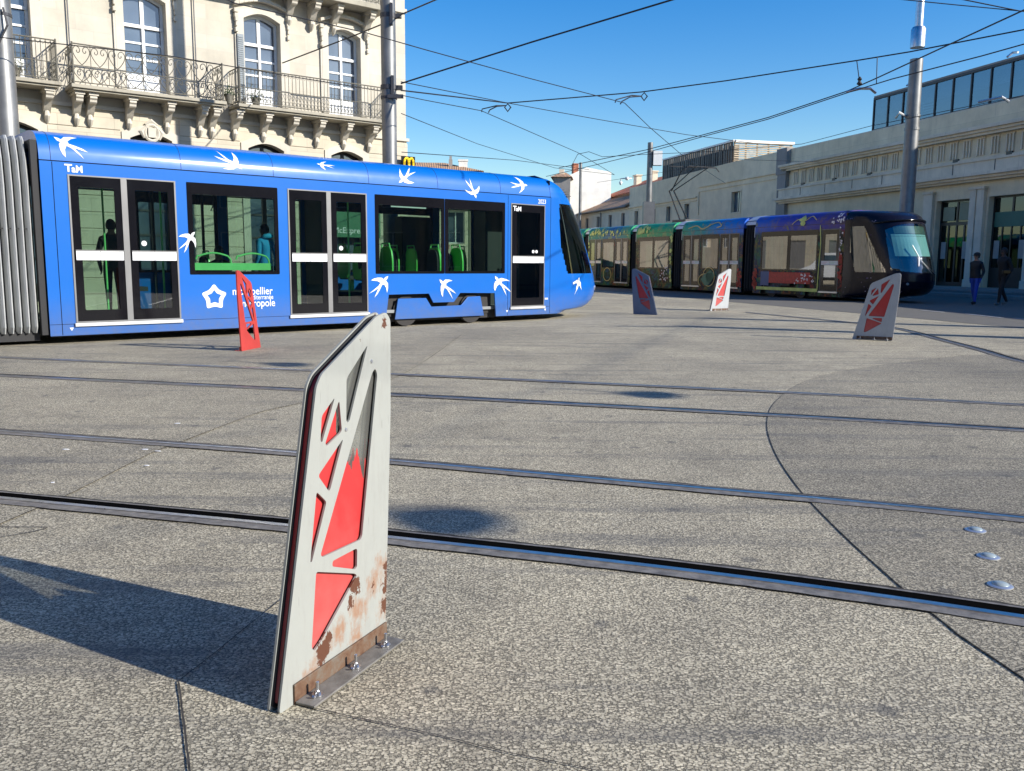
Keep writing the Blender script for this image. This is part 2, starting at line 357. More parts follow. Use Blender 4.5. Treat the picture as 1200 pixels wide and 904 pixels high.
rails[4] = ([(bc[0].x-1.6, bc[0].y+5.5), (bc[0].x-.35, bc[0].y+1.9)]+[(p.x, p.y) for p in bc]+[(bc[3].x+.1, bc[3].y-2.0), (bc[3].x+.0, bc[3].y-4)], 1, rails[4][2])
for ri_, (pts, sgn, lab) in enumerate(rails):
    sgn = 1; GW = (.078, .026, .060, .012, .06)[ri_]
    P = spline(pts, 18); root = empty('tram_rail', (0, 0, 0), 0, lab, 'rail', 'tram rails across the square')
    # cross section offsets measured to the far side for sgn=1
    secs = [('rail_flank', [(-.075, .0085), (-.006, .0085)], 'flank'), ('rail_head', [(-.006, .004), (-.006, .013), (.028, .013), (.028, -.0)], 'railhead'),
            ('groove', [(.028, .0092), (.028+GW, .0092)], 'groove'), ('rail_lip', [(.028+GW, .0095), (.044+GW, .0095)], 'flank'), ('sealant', [(.044+GW, .0085), (.066+GW, .0085)], 'joint')]
    for nm, prof, mk in secs:
        mb = MB(); vs = []; k = len(prof)
        for i, p in enumerate(P):
            t = (P[min(i+1, len(P)-1)]-P[max(i-1, 0)]).normalized(); nn = Vector((-t.y, t.x, 0))*sgn
            for j, (d, z) in enumerate(prof):
                dd = d+(random.uniform(-.008, .008) if nm == 'sealant' and j == 1 else 0)+(random.uniform(-.004, .004) if nm == 'rail_flank' and j == 0 else 0)
                vs.append(p+nn*dd+Vector((0, 0, z)))
        mb.add(vs, [(i*k+j, i*k+j+1, (i+1)*k+j+1, (i+1)*k+j) for i in range(len(P)-1) for j in range(k-1)])
        if mk == 'groove' and 'groove' not in M: gm_ = NT('rail_groove'); gm_.bsdf(color=(.004, .004, .004), rough=1.0, spec=0.0); M['groove'] = gm_.mat
        mb.build(nm, M[mk], root)
# road studs
for (px, py), lab in (((1143, 623), 'clear domed road stud farthest from the viewer, between the two near rails'), ((1158, 654), 'middle clear domed road stud of the row of three'), ((1172, 688), 'clear domed road stud closest to the nearest rail')):
    p = at(px, py); r = empty('road_stud', p+Vector((0, 0, .004)), 0, lab, 'road stud', 'road studs between the rails')
    mb = MB(); mb.lathe([(.048, 0), (.048, .004), (.040, .008)]); mb.build('rim', M['alu'], r, autos=True)
    mb = MB(); mb.lathe([(.034, .007), (.031, .010), (.024, .016), (.012, .018), (.002, .0185)]); mb.build('lens', simple('stud_glass', (.30, .35, .35), .22, 0, .5), r, smooth=True)
# manhole-like darker patches & litter flecks
for (px, py, sx, sy) in ((170, 528, .03, .02), (77, 528, .03, .012), (208, 497.5, .03, .02), (62, 567, .015, .012), (185, 530, .02, .01), (172, 547, .02, .01)):
    p = at(px, py); mb = MB(); n = 7
    pts = [(p.x+sx*math.cos(2*PI*k/n)*random.uniform(.6, 1.1), p.y+sy*math.sin(2*PI*k/n)*random.uniform(.6, 1.1)) for k in range(n)]
    o = mb.plate(pts, (), .006, .009, plane='xy').build('paper_scrap', M['white'])
    tag(o, 'tiny white scrap of litter on the paving left of the tall barrier', 'litter', 'white litter scraps on the left paving')
# ------------------------------------------------------------------ barriers
OUT = [(0, 0), (.218, .915), (.245, .950), (.556, 1.106), (.616, 1.116), (.642, 1.090), (.636, .784), (.580, 0)]
HOLES = [[(.500, 1.018), (.376, .924), (.370, .795), (.376, .784), (.388, .790)], [(.312, .874), (.241, .827), (.232, .753), (.240, .747)],
         [(.334, .862), (.256, .742), (.263, .732), (.345, .763)], [(.352, .740), (.216, .651), (.272, .588)],
         [(.543, .938), (.524, .925), (.219, .408), (.227, .397), (.438, .392), (.448, .402), (.555, .916)],
         [(.206, .605), (.166, .400), (.174, .398), (.256, .562)], [(.418, .370), (.280, .369), (.278, .352), (.402, .304), (.414, .308)],
         [(.194, .362), (.162, .135), (.175, .120), (.214, .139), (.413, .280), (.401, .290)]]
def metaballs(m, x, z, balls):
    acc = None
    for cx, cz, r in balls:
        d = m.math('SQRT', m.math('ADD', m.math('POWER', m.math('SUBTRACT', x, cx), 2.0), m.math('POWER', m.math('SUBTRACT', z, cz), 2.0)))
        v = m.math('SUBTRACT', 1.0, m.math('DIVIDE', d, r), clamp=True)
        acc = v if acc is None else m.math('MAXIMUM', acc, v)
    return acc
def barrier_mats(key, base, rust=True, strength=1.0):
    m = NT(key+'_cover'); o, x, y, z = m.coords()
    n1 = m.noise(o, 7, 6, .65).outputs[0]; n2 = m.noise(o, 34, 5, .7).outputs[0]; n3 = m.noise(m.n('Mapping', {'Vector': o, 'Scale': (9, 9, 1.6)}).outputs[0], 4, 5, .7).outputs[0]
    c = m.mix(m.ramp(n1, [(.3, 0.0), (.75, .4)]), base, tuple(a*.78 for a in base))
    c = m.mix(m.ramp(n3, [(.50, 0.0), (.8, .40)]), c, (.22, .21, .19))
    if rust:
        dn = m.noise(o, 22, 5, .75).outputs['Color']; dsep = m.n('SeparateXYZ', {0: dn}); x = m.math('ADD', x, m.math('MULTIPLY', m.math('SUBTRACT', dsep.outputs[0], .5), .09)); z = m.math('ADD', z, m.math('MULTIPLY', m.math('SUBTRACT', dsep.outputs[1], .5), .12))
        n4 = m.noise(m.n('Mapping', {'Vector': o, 'Scale': (1.6, 1.6, .6)}).outputs[0], 16, 6, .7).outputs[0]
        st_ = metaballs(m, x, z, [(.30, .13, .11), (.42, .17, .13), (.52, .22, .12), (.575, .27, .10), (.58, .12, .14), (.16, .06, .12), (.40, .08, .10), (.22, .12, .10)])
        f = m.math('ADD', m.math('MULTIPLY', st_, .75), m.math('SUBTRACT', m.math('MULTIPLY', n4, 1.1), .62))
        c = m.mix(m.ramp(f, [(.33, 0.0), (.62, .75)]), c, (.27, .125, .055))
        ch = metaballs(m, x, z, [(.218, .105, .052), (.247, .145, .036), (.205, .065, .022), (.405, .245, .045), (.375, .20, .030), (.593, .20, .045), (.590, .13, .05), (.595, .26, .03), (.50, .225, .016), (.50, .19, .012), (.60, 1.085, .022), (.46, 1.04, .006), (.20, .86, .005)])
        f2 = m.math('ADD', ch, m.math('SUBTRACT', m.math('MULTIPLY', n2, .9), .45))
        c = m.mix(m.ramp(f2, [(.34, 0.0), (.40, 1.0)]), c, (.10, .040, .022))
        sc_ = m.n('TexNoise', {'Vector': m.n('Mapping', {'Vector': o, 'Rotation': (0, .7, 0), 'Scale': (60, 1, 5)}).outputs[0], 'Scale': 1.5, 'Detail': 2.0}).outputs[0]
        c = m.mix(m.ramp(sc_, [(.70, 0.0), (.74, .5)]), c, (.16, .16, .15))
    m.bsdf(color=c, rough=m.math('ADD', .38, m.math('MULTIPLY', n1, .25)), spec=.4, normal=m.bump(n2, .12, .003))
    m2 = NT(key+'_core'); o, x, y, z = m2.coords()
    nn = m2.noise(o, 12, 4, .6).outputs[0]; fn = m2.noise(m2.n('Mapping', {'Vector': o, 'Scale': (28, 1, 3)}).outputs[0], 1, 2).outputs[0]
    pe = m2.math('MULTIPLY', m2.math('GREATER_THAN', z, m2.math('ADD', .50, m2.math('MULTIPLY', fn, .30))), m2.math('GREATER_THAN', m2.math('ADD', x, m2.math('MULTIPLY', nn, .03)), .352))
    red = m2.ramp(m2.math('ADD', m2.math('MULTIPLY', z, .8), m2.math('MULTIPLY', nn, .35)), [(.2, (.42, .10, .09)), (.6, (.43, .028, .028))])
    gry = m2.ramp(nn, [(.3, (.22, .22, .20)), (.7, (.30, .30, .275))])
    c = m2.mix(pe if rust else 0.0, red, gry)
    b = m2.bsdf(color=c, rough=.5)
    if rust:   # bare scratched polycarbonate where the film has peeled
        tr = m2.n('BsdfTransparent', {'Color': (.80, .82, .80)}); mx = m2.n('MixShader', {0: m2.math('MULTIPLY', pe, .72), 1: b.outputs[0], 2: tr.outputs[0]}); m2.t.links.new(mx.outputs[0], m2.out.inputs[0])
    return m.mat, m2.mat
MC, MCORE = barrier_mats('barrier', (.315, .325, .30))
MCb, MCOREb = barrier_mats('far_barrier', (.40, .42, .43), False)
m = NT('rusty_steel'); o, x, y, z = m.coords()
n1 = m.noise(o, 20, 6, .7).outputs[0]
m.bsdf(color=m.ramp(n1, [(.3, (.17, .15, .12)), (.52, (.15, .085, .05)), (.7, (.09, .04, .022))]), rough=.7, metal=.25, normal=m.bump(n1, .3, .004)); M['rusty'] = m.mat
M['flange'] = simple('worn_flange_steel', (.20, .19, .17), .55, .35, var=.35, scale=14, bump=.3)
MCn, MCOREn = barrier_mats('navy_barrier', (.13, .17, .25), False)
def barrier(root, mc, mcore, covers=True, holes_core=False):
    outp = round_poly(OUT, .013, 4); hs = [round_poly(h, .012, 4) for h in HOLES]
    inn = round_poly([(p[0]+(.3-p[0])*.022, p[1]+(.5-p[1])*.012) for p in OUT], .02, 4)
    inn = [(a, max(.004, b)) for a, b in inn]
    if covers:
        MB().plate(outp, hs, -.022, -.014).build('front_cover', mc, root, bevel=.0012)
        MB().plate(outp, hs, .014, .022).build('rear_cover', mc, root)
        MB().plate([(p[0]+(.3-p[0])*.03, max(.006, p[1]+(.5-p[1])*.018)) for p in inn], (), -.0075, .0075).build('core_sheet', mcore, root)
        ed = MB()   # dark spacer round the rim, recessed
        o1 = inn; o2 = [(p[0]+(.3-p[0])*.045, p[1]+(.5-p[1])*.028) for p in inn]
        ed.plate(o1, [o2], -.0138, -.008); ed.plate(o1, [o2], .008, .0138); ed.build('edge_strip', M['rubber'], root)
    else:
        MB().plate(outp, hs, -.01, .01).build('red_sheet', M['red_p'], root, bevel=.0015)
    b = MB(); b.box(.065, .580, -.030, -.0225, .001, .062); b.build('foot_angle', M['rusty'] if covers else M['red_p'], root, bevel=.002); b = MB(); b.box(.065, .580, -.098, -.0305, .004, .012); b.build('base_flange', M['flange'] if covers else M['red_p'], root, bevel=.002)
    for u in (.125, .33, .51):
        b = MB(); b.lathe([(.017, 0), (.017, .004)], (u, -.066, .013)); b.lathe([(.010, 0), (.010, .010)], (u, -.066, .017), 6); b.lathe([(.0055, 0), (.0055, .034), (.003, .036)], (u, -.066, .02), 8)
        b.tube([(u-.028, -.07, .022), (u-.018, -.066, .012), (u-.004, -.066, .016)], .004, 5)
        b.build('anchor_bolt', M['steel'], root)
    if covers:
        for (u, h) in ((.520, .962), (.366, .765)):
            MB().tube([(u, -.0225, h), (u, -.026, h)], [.007, .005], 8).build('rivet', M['alu'], root)
BG = 'triangular-pierced metal barrier panels set in the square'
def place(name, x, y, deg, lab, mc, mcore, covers=True, flip=False, sc=1.12):
    r = empty(name, (x, y, 0), math.radians(deg+(180 if flip else 0)), lab, 'barrier', BG)
    if flip:
        a = math.radians(deg); r.location = (x+math.cos(a)*.6*sc, y+math.sin(a)*.6*sc, 0)
    r.scale = (sc if sc > 1 else .968, 1, 1.03 if sc > 1 else 1)
    barrier(r, mc, mcore, covers); return r
place('barrier_panel', -.677, 2.345, 66.05, 'tall foreground barrier, rusty at the foot, red core showing through triangular holes', MC, MCORE, sc=1)
place('barrier_panel', -3.87, 12.4, 80, 'thin all-red see-through barrier seen edge-on before the blue tram', MC, MCORE, covers=False, flip=True, sc=1.03)
place('barrier_panel', 5.42, 24.1, 30, 'small sunlit white barrier before the middle of the dark tram', MCb, MCOREb)
place('barrier_panel', 3.08, 22.4, -34, 'shaded blue-grey barrier right of the blue tram nose, slanting the other way', MCn, MCOREn, flip=True)
place('barrier_panel', 5.94, 15.25, -32, 'grey shaded barrier in front of the dark tram cab', MCb, MCOREb)
# ------------------------------------------------------------------ trams
W = 2.65
def fair(h):
    """inward offset of the tram side at height h (fairing above 2.73)"""
    prof = [(2.73, 0), (2.85, .012), (2.95, .035), (3.03, .075), (3.10, .14), (3.15, .22), (3.19, .36), (3.21, .55)]
    if h <= 2.73: return 0.0
    for (h0, y0), (h1, y1) in zip(prof, prof[1:]):
        if h <= h1: return y0+(y1-y0)*(h-h0)/(h1-h0)
    return .55
FAIR = [(.004, 2.742), (.012, 2.85), (.035, 2.95), (.075, 3.03), (.14, 3.10), (.22, 3.15), (.36, 3.19), (.55, 3.21)]
def fairing_mesh(u0, u1):
    prof = FAIR+[(W-y, h) for y, h in FAIR[::-1]]; mb = MB(); N = max(2, int((u1-u0)/.5)); vs = []; k = len(prof)
    for i in range(N+1):
        u = u0+(u1-u0)*i/N; vs += [(u, y, h) for y, h in prof]
    mb.add(vs, [(i*k+j, i*k+j+1, (i+1)*k+j+1, (i+1)*k+j) for i in range(N) for j in range(k-1)])
    for e in (0, N): mb.add([vs[e*k+j] for j in range(k)], [tuple(range(k))])
    return mb
SW = [(260, 636), (280, 640), (292, 648), (310, 632), (345, 628), (378, 631), (345, 640), (322, 655), (325, 668), (360, 678), (392, 690), (418, 706), (375, 695), (350, 688), (372, 712), (394, 742), (360, 712), (335, 690), (312, 680), (302, 700), (302, 740), (288, 725), (278, 700), (276, 675), (285, 662), (270, 655), (264, 645)]
SWN = [((x-335)/158., -(y-685)/158.) for x, y in SW]
def swallow(parent, u, h, sx, sz, ang=0, flip=False, vflip=False, face=0.0):
    a = math.radians(ang); pts = []
    for x, y in SWN:
        if flip: x = -x
        if vflip: y = -y
        pts.append((x*math.cos(a)-y*math.sin(a), x*math.sin(a)+y*math.cos(a)))
    bx = max(p[0] for p in pts)-min(p[0] for p in pts); bz = max(p[1] for p in pts)-min(p[1] for p in pts)
    mx = (max(p[0] for p in pts)+min(p[0] for p in pts))/2; mz = (max(p[1] for p in pts)+min(p[1] for p in pts))/2
    poly = [(u+(p[0]-mx)/bx*sx, h+(p[1]-mz)/bz*sz) for p in pts]
    tri = tessellate_polygon([[Vector((p[0], p[1], 0)) for p in poly]])
    bm = bmesh.new(); vs = [bm.verts.new((p[0], 0, p[1])) for p in poly]
    for t in tri:
        try: bm.faces.new([vs[i] for i in t])
        except ValueError: pass
    bmesh.ops.subdivide_edges(bm, edges=bm.edges[:], cuts=3, use_grid_fill=True)
    for v in bm.verts: v.co.y = fair(v.co.z)-.007+face
    me = bpy.data.meshes.new('swallow_decal'); bm.to_mesh(me); bm.free(); me.materials.append(M['white'])
    o = bpy.data.objects.new('swallow_decal', me); col.objects.link(o); o.parent = parent; return o
def window(root, a, b, z0, z1, glass, v=0.0, far=False):
    mb = MB(); y0, y1 = (v-.006, v+.02) if not far else (v-.02, v+.006)
    mb.plate(round_poly(rect(a, b, z0, z1), .02, 2), [round_poly(rect(a+.085, b-.07, z0+.05, z1-.19), .03, 3)], y0, y1)
    w_ = mb.build('window', M['black'], root)
    MB().plate(rect(a+.08, b-.065, z0+.045, z1-.18), (), v+.002, v+.006, back=False).build('pane', glass, w_)
def door(root, a, b, glass, v=0.0, far=False, double=True, bands=True, z0=.32, z1=2.55):
    y0, y1 = (v-.004, v+.022) if not far else (v-.022, v+.004)
    mid = (a+b)/2; leaves = [(a+.025, mid-.045), (mid+.045, b-.025)] if double else [(a+.02, b-.02)]
    fr = MB(); fr.plate(rect(a, b, z0, z1), [rect(l0, l1, z0+.02, z1-.02) for l0, l1 in leaves], y0-.008 if not far else y0, y1 if not far else y1+.008)
    d = fr.build('door', M['gutter'], root)
    if far: 
        for l0, l1 in leaves: MB().plate(rect(l0+.002, l1-.002, z0+.022, z1-.022), (), v, v+.004, back=False).build('door_glass', glass, d)
        return
    for l0, l1 in leaves:
        g0, g1 = (l0+.12, l1-.10) if double else (l0+.15, l1-.13)
        MB().plate(rect(l0+.002, l1-.002, z0+.022, z1-.022), [round_poly(rect(g0, g1, .51, 2.37), .02, 2)], v-.002, v+.02).build('door_leaf', M['black'], d)
        MB().plate(rect(g0-.01, g1+.01, .50, 2.38), (), v+.006, v+.01, back=False).build('door_glass', glass, d)
        if bands:
            s = MB(); s.plate(rect(l0+.03, l1-.01, 1.275, 1.415), (), v-.018, v-.010, m=0)
            s.box(l0+.025, l1-.005, v-.026, v-.004, 1.415, 1.43, m=1)
            for k in range(2):
                c0 = l0+.05+k*(l1-l0-.06)/2
                for j in range(2): s.box(c0, c0+(l1-l0)*(.34 if j else .26), v-.0195, v-.0183, 1.325+.04*j, 1.337+.04*j, m=2+k)
                s.box(l0+.03+(l1-l0-.04)/2-.003, l0+.03+(l1-l0-.04)/2+.003, v-.0195, v-.0183, 1.275, 1.415, m=1)
            s.build('sticker_band', [M['white'], M['gutter'], M['pinktxt'], M['greentxt']], d)
    MB().box(a-.02, b+.02, v-.035, v+.0, z0-.055, z0-.004).build('door_sill', M['alu'], d)
M['pinktxt'] = simple('pink_print', (.62, .30, .33), .5); M['greentxt'] = simple('green_print', (.35, .58, .38), .5)
def seat(root, u, v, face=1, z=.42):
    """face=1 looks towards +u"""
    mb = MB(); f = face
    sh = []  # shell in green: rounded backrest
    outl = round_poly([(-.22, .40), (.22, .40), (.235, .80), (.17, 1.06), (-.17, 1.06), (-.235, .80)], .16, 5)
    mb.plate([(v+p[0], z+p[1]) for p in outl], (), u-.20*f, u-.165*f, plane='yz')
    s = mb.build('seat', M['green_seat'], root, bevel=.012)
    mb = MB(); mb.box(min(u-.16*f, u+.24*f), max(u-.16*f, u+.24*f), v-.20, v+.20, z+.38, z+.46)
    mb.plate([(v+p[0]*.86, z+.06+p[1]*.9) for p in outl], (), u-.164*f, u-.12*f, plane='yz')
    mb.build('cushion', M['seat_grey'], s, bevel=.01)
    mb = MB(); mb.box(u-.04, u+.04, v-.05, v+.05, z, z+.38); mb.tube([(u-.19*f, v-.15, z+1.02), (u-.20*f, v-.13, z+1.12), (u-.2*f, v+.13, z+1.12), (u-.19*f, v+.15, z+1.02)], .014, 6)
    mb.build('seat_support', M['green_rail'], s)
def cab(root, u0, body_mat, glassmat, tram2=False):
    E = [(.13, .30), (.18, .42), (.23, .98), (.30, 1.15), (.40, 1.28), (.51, 1.36), (.73, 1.40), (.95, 1.35), (1.17, 1.27), (1.5, 1.13), (1.78, 1.0), (2.15, .82), (2.54, .60), (2.75, .46), (2.91, .33), (3.0, .25), (3.08, .15), (3.15, .04)]
    if tram2: E = [(.13, .30), (.18, .42), (.23, .98), (.30, 1.2), (.40, 1.33), (.51, 1.42), (.73, 1.48), (1.0, 1.46), (1.17, 1.42), (1.5, 1.33), (1.9, 1.20), (2.3, 1.05), (2.6, .94), (2.8, .86), (2.95, .76), (3.05, .62), (3.11, .45), (3.15, .22)]
    def Eh(h):
        for (a, b), (c, d) in zip(E, E[1:]):
            if h <= c: return b+(d-b)*(h-a)/(c-a)
        return .02
    def Lh(h): return math.sqrt((Eh(h)+1.37)**2-1.37**2)
    NH, NS = 200, 200; hs = [.13+(3.15-.13)*i/NH for i in range(NH+1)]
    grid = []
    for h in hs:
        y0 = fair(h); Lc = Lh(h); w_ = W/2-y0; row = []
        for j in range(NS+1):
            t = PI*(j/NS-.5)      # -90..90: near corner -> centre -> far corner
            x = Lc*abs(math.cos(t))**(.9); y = W/2+w_*math.copysign(abs(math.sin(t))**.9, t)
            row.append(Vector((u0+x, y, h)))
        grid.append(row)
    side = [(.26, 2.60), (.70, 2.60), (1.40, 1.03), (.56, 1.03), (.31, 1.72)]
    def inside(p, poly):
        c = False; j = len(poly)-1
        for i in range(len(poly)):
            a, b = poly[i], poly[j]
            if (a[1] > p[1]) != (b[1] > p[1]) and p[0] < (b[0]-a[0])*(p[1]-a[1])/(b[1]-a[1])+a[0]: c = not c
            j = i
        return c
    parts = {'body': [], 'side': [], 'side2': [], 'wind': []}
    for i in range(NH):
        for j in range(NS):
            c = (grid[i][j]+grid[i+1][j+1])/2; y = c.y; yy = min(y, W-y); x = c.x-u0; h = c.z
            q = (x-1.036*yy, h)
            key = 'body'
            wl = .86 if not tram2 else .95
            if abs(y-W/2) < wl-.05*max(0, (h-2.2)) and 1.02+(.10*(abs(y-W/2)/wl)**2) < h < 2.68-.22*(abs(y-W/2)/wl)**3: key = 'wind'
            elif inside(q, side) and yy < W/2-wl-.07: key = 'side' if y < W/2 else 'side2'
            parts[key].append((i, j))
    objs = {}
    for key, nm, mt in (('body', 'cab_shell', body_mat), ('side', 'side_window', glassmat), ('side2', 'side_window', glassmat), ('wind', 'windscreen', glassmat)):
        mb = MB(); idx = {}
        vs = []; fs = []
        for i, j in parts[key]:
            f = []
            for a, b in ((i, j), (i, j+1), (i+1, j+1), (i+1, j)):
                if (a, b) not in idx: idx[(a, b)] = len(vs); vs.append(grid[a][b])
                f.append(idx[(a, b)])
            fs.append(f)
        mb.add(vs, fs); o = mb.build(nm, mt, root, smooth=True); objs[key] = o
        if key != 'body':
            s = o.modifiers.new('inset', 'DISPLACE'); s.strength = -.004; s.mid_level = 0
    # roof cap of the cab and inner dark lining, seam
    mb = MB(); top = grid[-1]; mb.add([p for p in top]+[Vector((p.x-.0, p.y, 3.15)) for p in top[:0]], [tuple(range(len(top)))]); mb.add([Vector((p.x, p.y, 3.15)) for p in (top[0], top[-1])]+[(u0-.3, W-.22, 3.205), (u0-.3, .22, 3.205)], [(0, 1, 2, 3)])
    mb.build('cab_roof', body_mat, root)
    lin = MB(); 
    lin.box(u0-.02, u0+.02, .06, W-.06, .3, 3.1)            # bulkhead behind the driver
    n = 24; ring = [Vector((u0+(Lh(.98)-.16)*math.cos(PI*(k/n-.5)), W/2+(W/2-.1)*math.sin(PI*(k/n-.5)), 0)) for k in range(n+1)]
    lin.plate([(p.x, p.y) for p in ring], (), .80, .98, plane='xy')
    ring = [Vector((u0+(Lh(2.66)-.06)*math.cos(PI*(k/n-.5)), W/2+(W/2-.12)*math.sin(PI*(k/n-.5)), 0)) for k in range(n+1)]
    lin.plate([(p.x, p.y) for p in ring], (), 2.68, 2.72, plane='xy'); lin.build('dashboard', M['black'], root)
    # lamps
    for s in (-1, 1):
        for k, (dy, dz) in enumerate(((.62, .66), (.80, .70))):
            h = dz; y = W/2+s*dy; w_ = W/2; tt = math.asin(min(1, (abs(y-W/2)/w_)**(1/.9))); x = u0+Lh(h)*math.cos(tt)**.9
            nx = Vector((math.cos(tt)+.2, s*math.sin(tt)*1.1, .0)).normalized()
            c = Vector((x, y, h)); mb = MB(); mb.tube([c-nx*.05, c+nx*.012], [.055, .045], 12, m=0); mb.build('headlight', simple('lamp_glass', (.5, .52, .55), .1, .6), root)
    return Lh, objs
def tram_section(root, u0, u1, ops, glass, bogies=(), shell=None, bands=True, seams=()):
    outer = [(u0, .13)]
    for b0, b1, kind in bogies: outer += [(b0, .13), (b0+.08, .645), (b0+1.04, .65), (b0+1.15, .465), (b0+1.67, .465), (b0+1.84, .65), (b1-.04, .63), (b1, .13)]
    outer += [(u1, .13), (u1, 2.73), (u0, 2.73)]
    holes = []
    for o in ops:
        if o[0] == 'win': holes.append(rect(o[1], o[2], 1.05, 2.55))
        else: holes.append(rect(o[1], o[2], .26, 2.55))
    mb = MB(); mb.plate(outer, holes, 0, .03, m=0); mb.plate(outer, holes, W-.03, W, m=0)
    # seams as thin dark strips
    mb.box(u0, u1, -.0025, .004, 2.728, 2.742, m=1); mb.box(u0+.165, u0+.175, -.0015, .004, .14, 2.72, m=1)
    for s in seams: mb.box(s-.004, s+.004, -.0015, .003, .14, 2.72, m=1)
    ds = [o for o in ops if o[0] != 'win']; cuts = [u0]+[x for o in sorted(ds, key=lambda q: q[1]) for x in (o[1]-.03, o[2]+.03)]+[u1]
    for a, b in zip(cuts[::2], cuts[1::2]):
        if not any(b0 < b and b1 > a for b0, b1, _ in bogies) and b > a: mb.box(a, b, -.0015, .003, .300, .306, m=1)
    body = mb.build('car_body', [shell, M['black']], root)
    fm = fairing_mesh(u0, u1); fm.build('roof_fairing', shell, root, autos=True)
    MB().box(u0+.1, u1-.1, .1, W-.1, .28, .34).build('floor', M['tfloor'], root)
    MB().box(u0+.1, u1-.1, .12, W-.12, 2.58, 2.64).build('ceiling', M['tint'], root)
    MB().box(u0+.05, u1-.05, .18, W-.18, .10, .275).build('underframe', M['under'], root)
    for e in (u0, u1): MB().plate(rect(.03, W-.03, .3, 2.72), [rect(.5, W-.5, .36, 2.4)], e-.012 if e == u1 else e, e if e == u1 else e+.012, plane='yz').build('end_wall', M['black'], root)
    for o in ops:
        for far in (False, True):
            v = W if far else 0.0
            if o[0] == 'win': window(root, o[1], o[2], 1.05, 2.55, glass, v, far)
            else: door(root, o[1], o[2], glass, v, far, o[0] == 'door2', bands)
    for b0, b1, kind in bogies:
        mb = MB(); mb.plate([(b0+.25, .15), (b0+.33, .56), (b0+1.01, .56), (b0+1.14, .38), (b0+1.90, .39), (b0+2.08, .56), (b0+2.42, .57), (b0+2.52, .15)], (), .05, .08)
        mb.build('bogie_cover', shell, root, bevel=.01)
        mb = MB(); mb.box(b0+.02, b1-.02, .16, W-.16, .2, .66)
        for wu in (b0+.55, b1-.6):
            mb.tube([(wu, .11, .31), (wu, .2, .31)], .30, 20)
        mb.build('bogie', M['under'], root)
    return body
T1 = Frame(-6.975, 13.185, 41.0)
tram = fempty('blue_tram', T1, 'bright blue tram with white swallow decals standing across the left half', 'tram')
body = tram_section(tram, 0.0, 10.36, [('door2', .37, 1.98), ('win', 2.16, 3.76), ('door2', 3.95, 5.57), ('win', 5.75, 7.395), ('win', 7.405, 9.01), ('door1', 9.18, 10.18)], M['tglass'], [(5.96, 8.77, 0)], M['blue'], seams=(9.10,))
fair_seam = MB()
for u in (.16, 2.09, 3.70, 5.63, 7.24, 8.89, 10.34):
    for s in (0, 1):
        pts = [(u, (y-.002) if s == 0 else W-y+.002, h+.001) for y, h in FAIR]; fair_seam.tube(pts, .0035, 4)
fair_seam.build('panel_seam', M['dark_metal'], tram)
M['cabglass'] = glassy('dark_cab_glass', (.11, .15, .14), .03)
Lh, cabo = cab(tram, 10.36, M['blue'], M['cabglass'])
MB().box(10.356, 10.364, -.002, .004, .14, 2.73).build('panel_seam', M['black'], tram)
# louvre ridges on the sloping cab shoulder
mb = MB()
for k in range(7):
    h = 2.80+.05*k; 
    for s in (0, 1):
        y = fair(h)+.10+.02*k; x = 10.36+Lh(h)*.62; yy = y+.22
        c = Vector((x-.02, yy if s == 0 else W-yy, h)); mb.box(c.x-.04, c.x+.10, c.y-.16, c.y+.05, h-.006, h+.010)
mb.build('cooling_louvre', M['dark_metal'], tram)
for u, h, sx, sz, ang in ((.47, 2.955, .44, .33, 0), (2.90, 2.955, .46, .31, 180), (4.76, 3.01, .36, .16, 20), (6.53, 2.96, .46, .33, 73), (8.11, 2.80, .40, .40, 143), (9.43, 2.95, .50, .36, 213), (2.13, 1.575, .30, .35, -92),
                                (5.81, .80, .44, .41, -97), (7.47, .73, .42, .41, -7), (8.95, .78, .49, .43, -22)):
    fl = vf = False
    swallow(tram, u, h, sx, sz, ang, fl, vf)
# cab swallow on the curved shell
def cab_point(v, h, lift):
    w_ = W/2; tt = math.asin(min(1, ((W/2-v)/w_)**(1/.9))); return Vector((10.36+Lh(h)*math.cos(tt)**.9+lift*.7, v-lift*.7, h))
pts = []
for x, y in SWN:
    a = math.radians(-77); X = x*math.cos(a)-y*math.sin(a); Y = x*math.sin(a)+y*math.cos(a); pts.append((X, Y))
tri = tessellate_polygon([[Vector((p[0], p[1], 0)) for p in pts]])
def appv(up, h):   # find inward offset whose apparent position is up
    best = min(range(1, 60), key=lambda k: abs((cab_point(k*.01, h, 0).x-10.36-1.036*k*.01)-up)); return best*.01
vs = []
for X, Y in pts:
    h = .73+Y*.44; vs.append(cab_point(appv(.86+X*.36, h), h, .012))
MB().add(vs, [tuple(t) for t in tri]).build('swallow_decal', M['white'], tram)
# lettering
def tam(parent, u, h, s, v=-.006):
    text('operator_mark', 'T', s, M['white'], parent, (u, v, h), depth=.001, bold=.005*s/.17, sx=1.1); text('operator_mark', 'aM', s*.92, M['white'], parent, (u+.105*s/.17, v, h-.004), depth=.001, bold=.005*s/.17, sx=.92)
tam(tram, .34, 2.59, .155); tam(tram, 9.23, 2.395, .145, -.012)
text('fleet_number', '2023', .135, M['white'], tram, (9.965, -.006, 2.58), depth=.001, bold=.001, sx=.9)
text('fleet_number', '2023', .05, M['white'], tram, (10.20, -.006, .46), depth=.001, bold=.003)
star = []
for k in range(10):
    a = PI/2+k*PI/5; r = .235 if k % 2 == 0 else .150; star.append((2.555+r*math.cos(a), .665+r*math.sin(a)))
star2 = [(2.555+(p[0]-2.555)*.54, .665+(p[1]-.665)*.54) for p in star]
MB().plate(round_poly(star, .05, 5), [round_poly(star2, .008, 2)], -.004, -.001).build('star_logo', M['white'], tram)
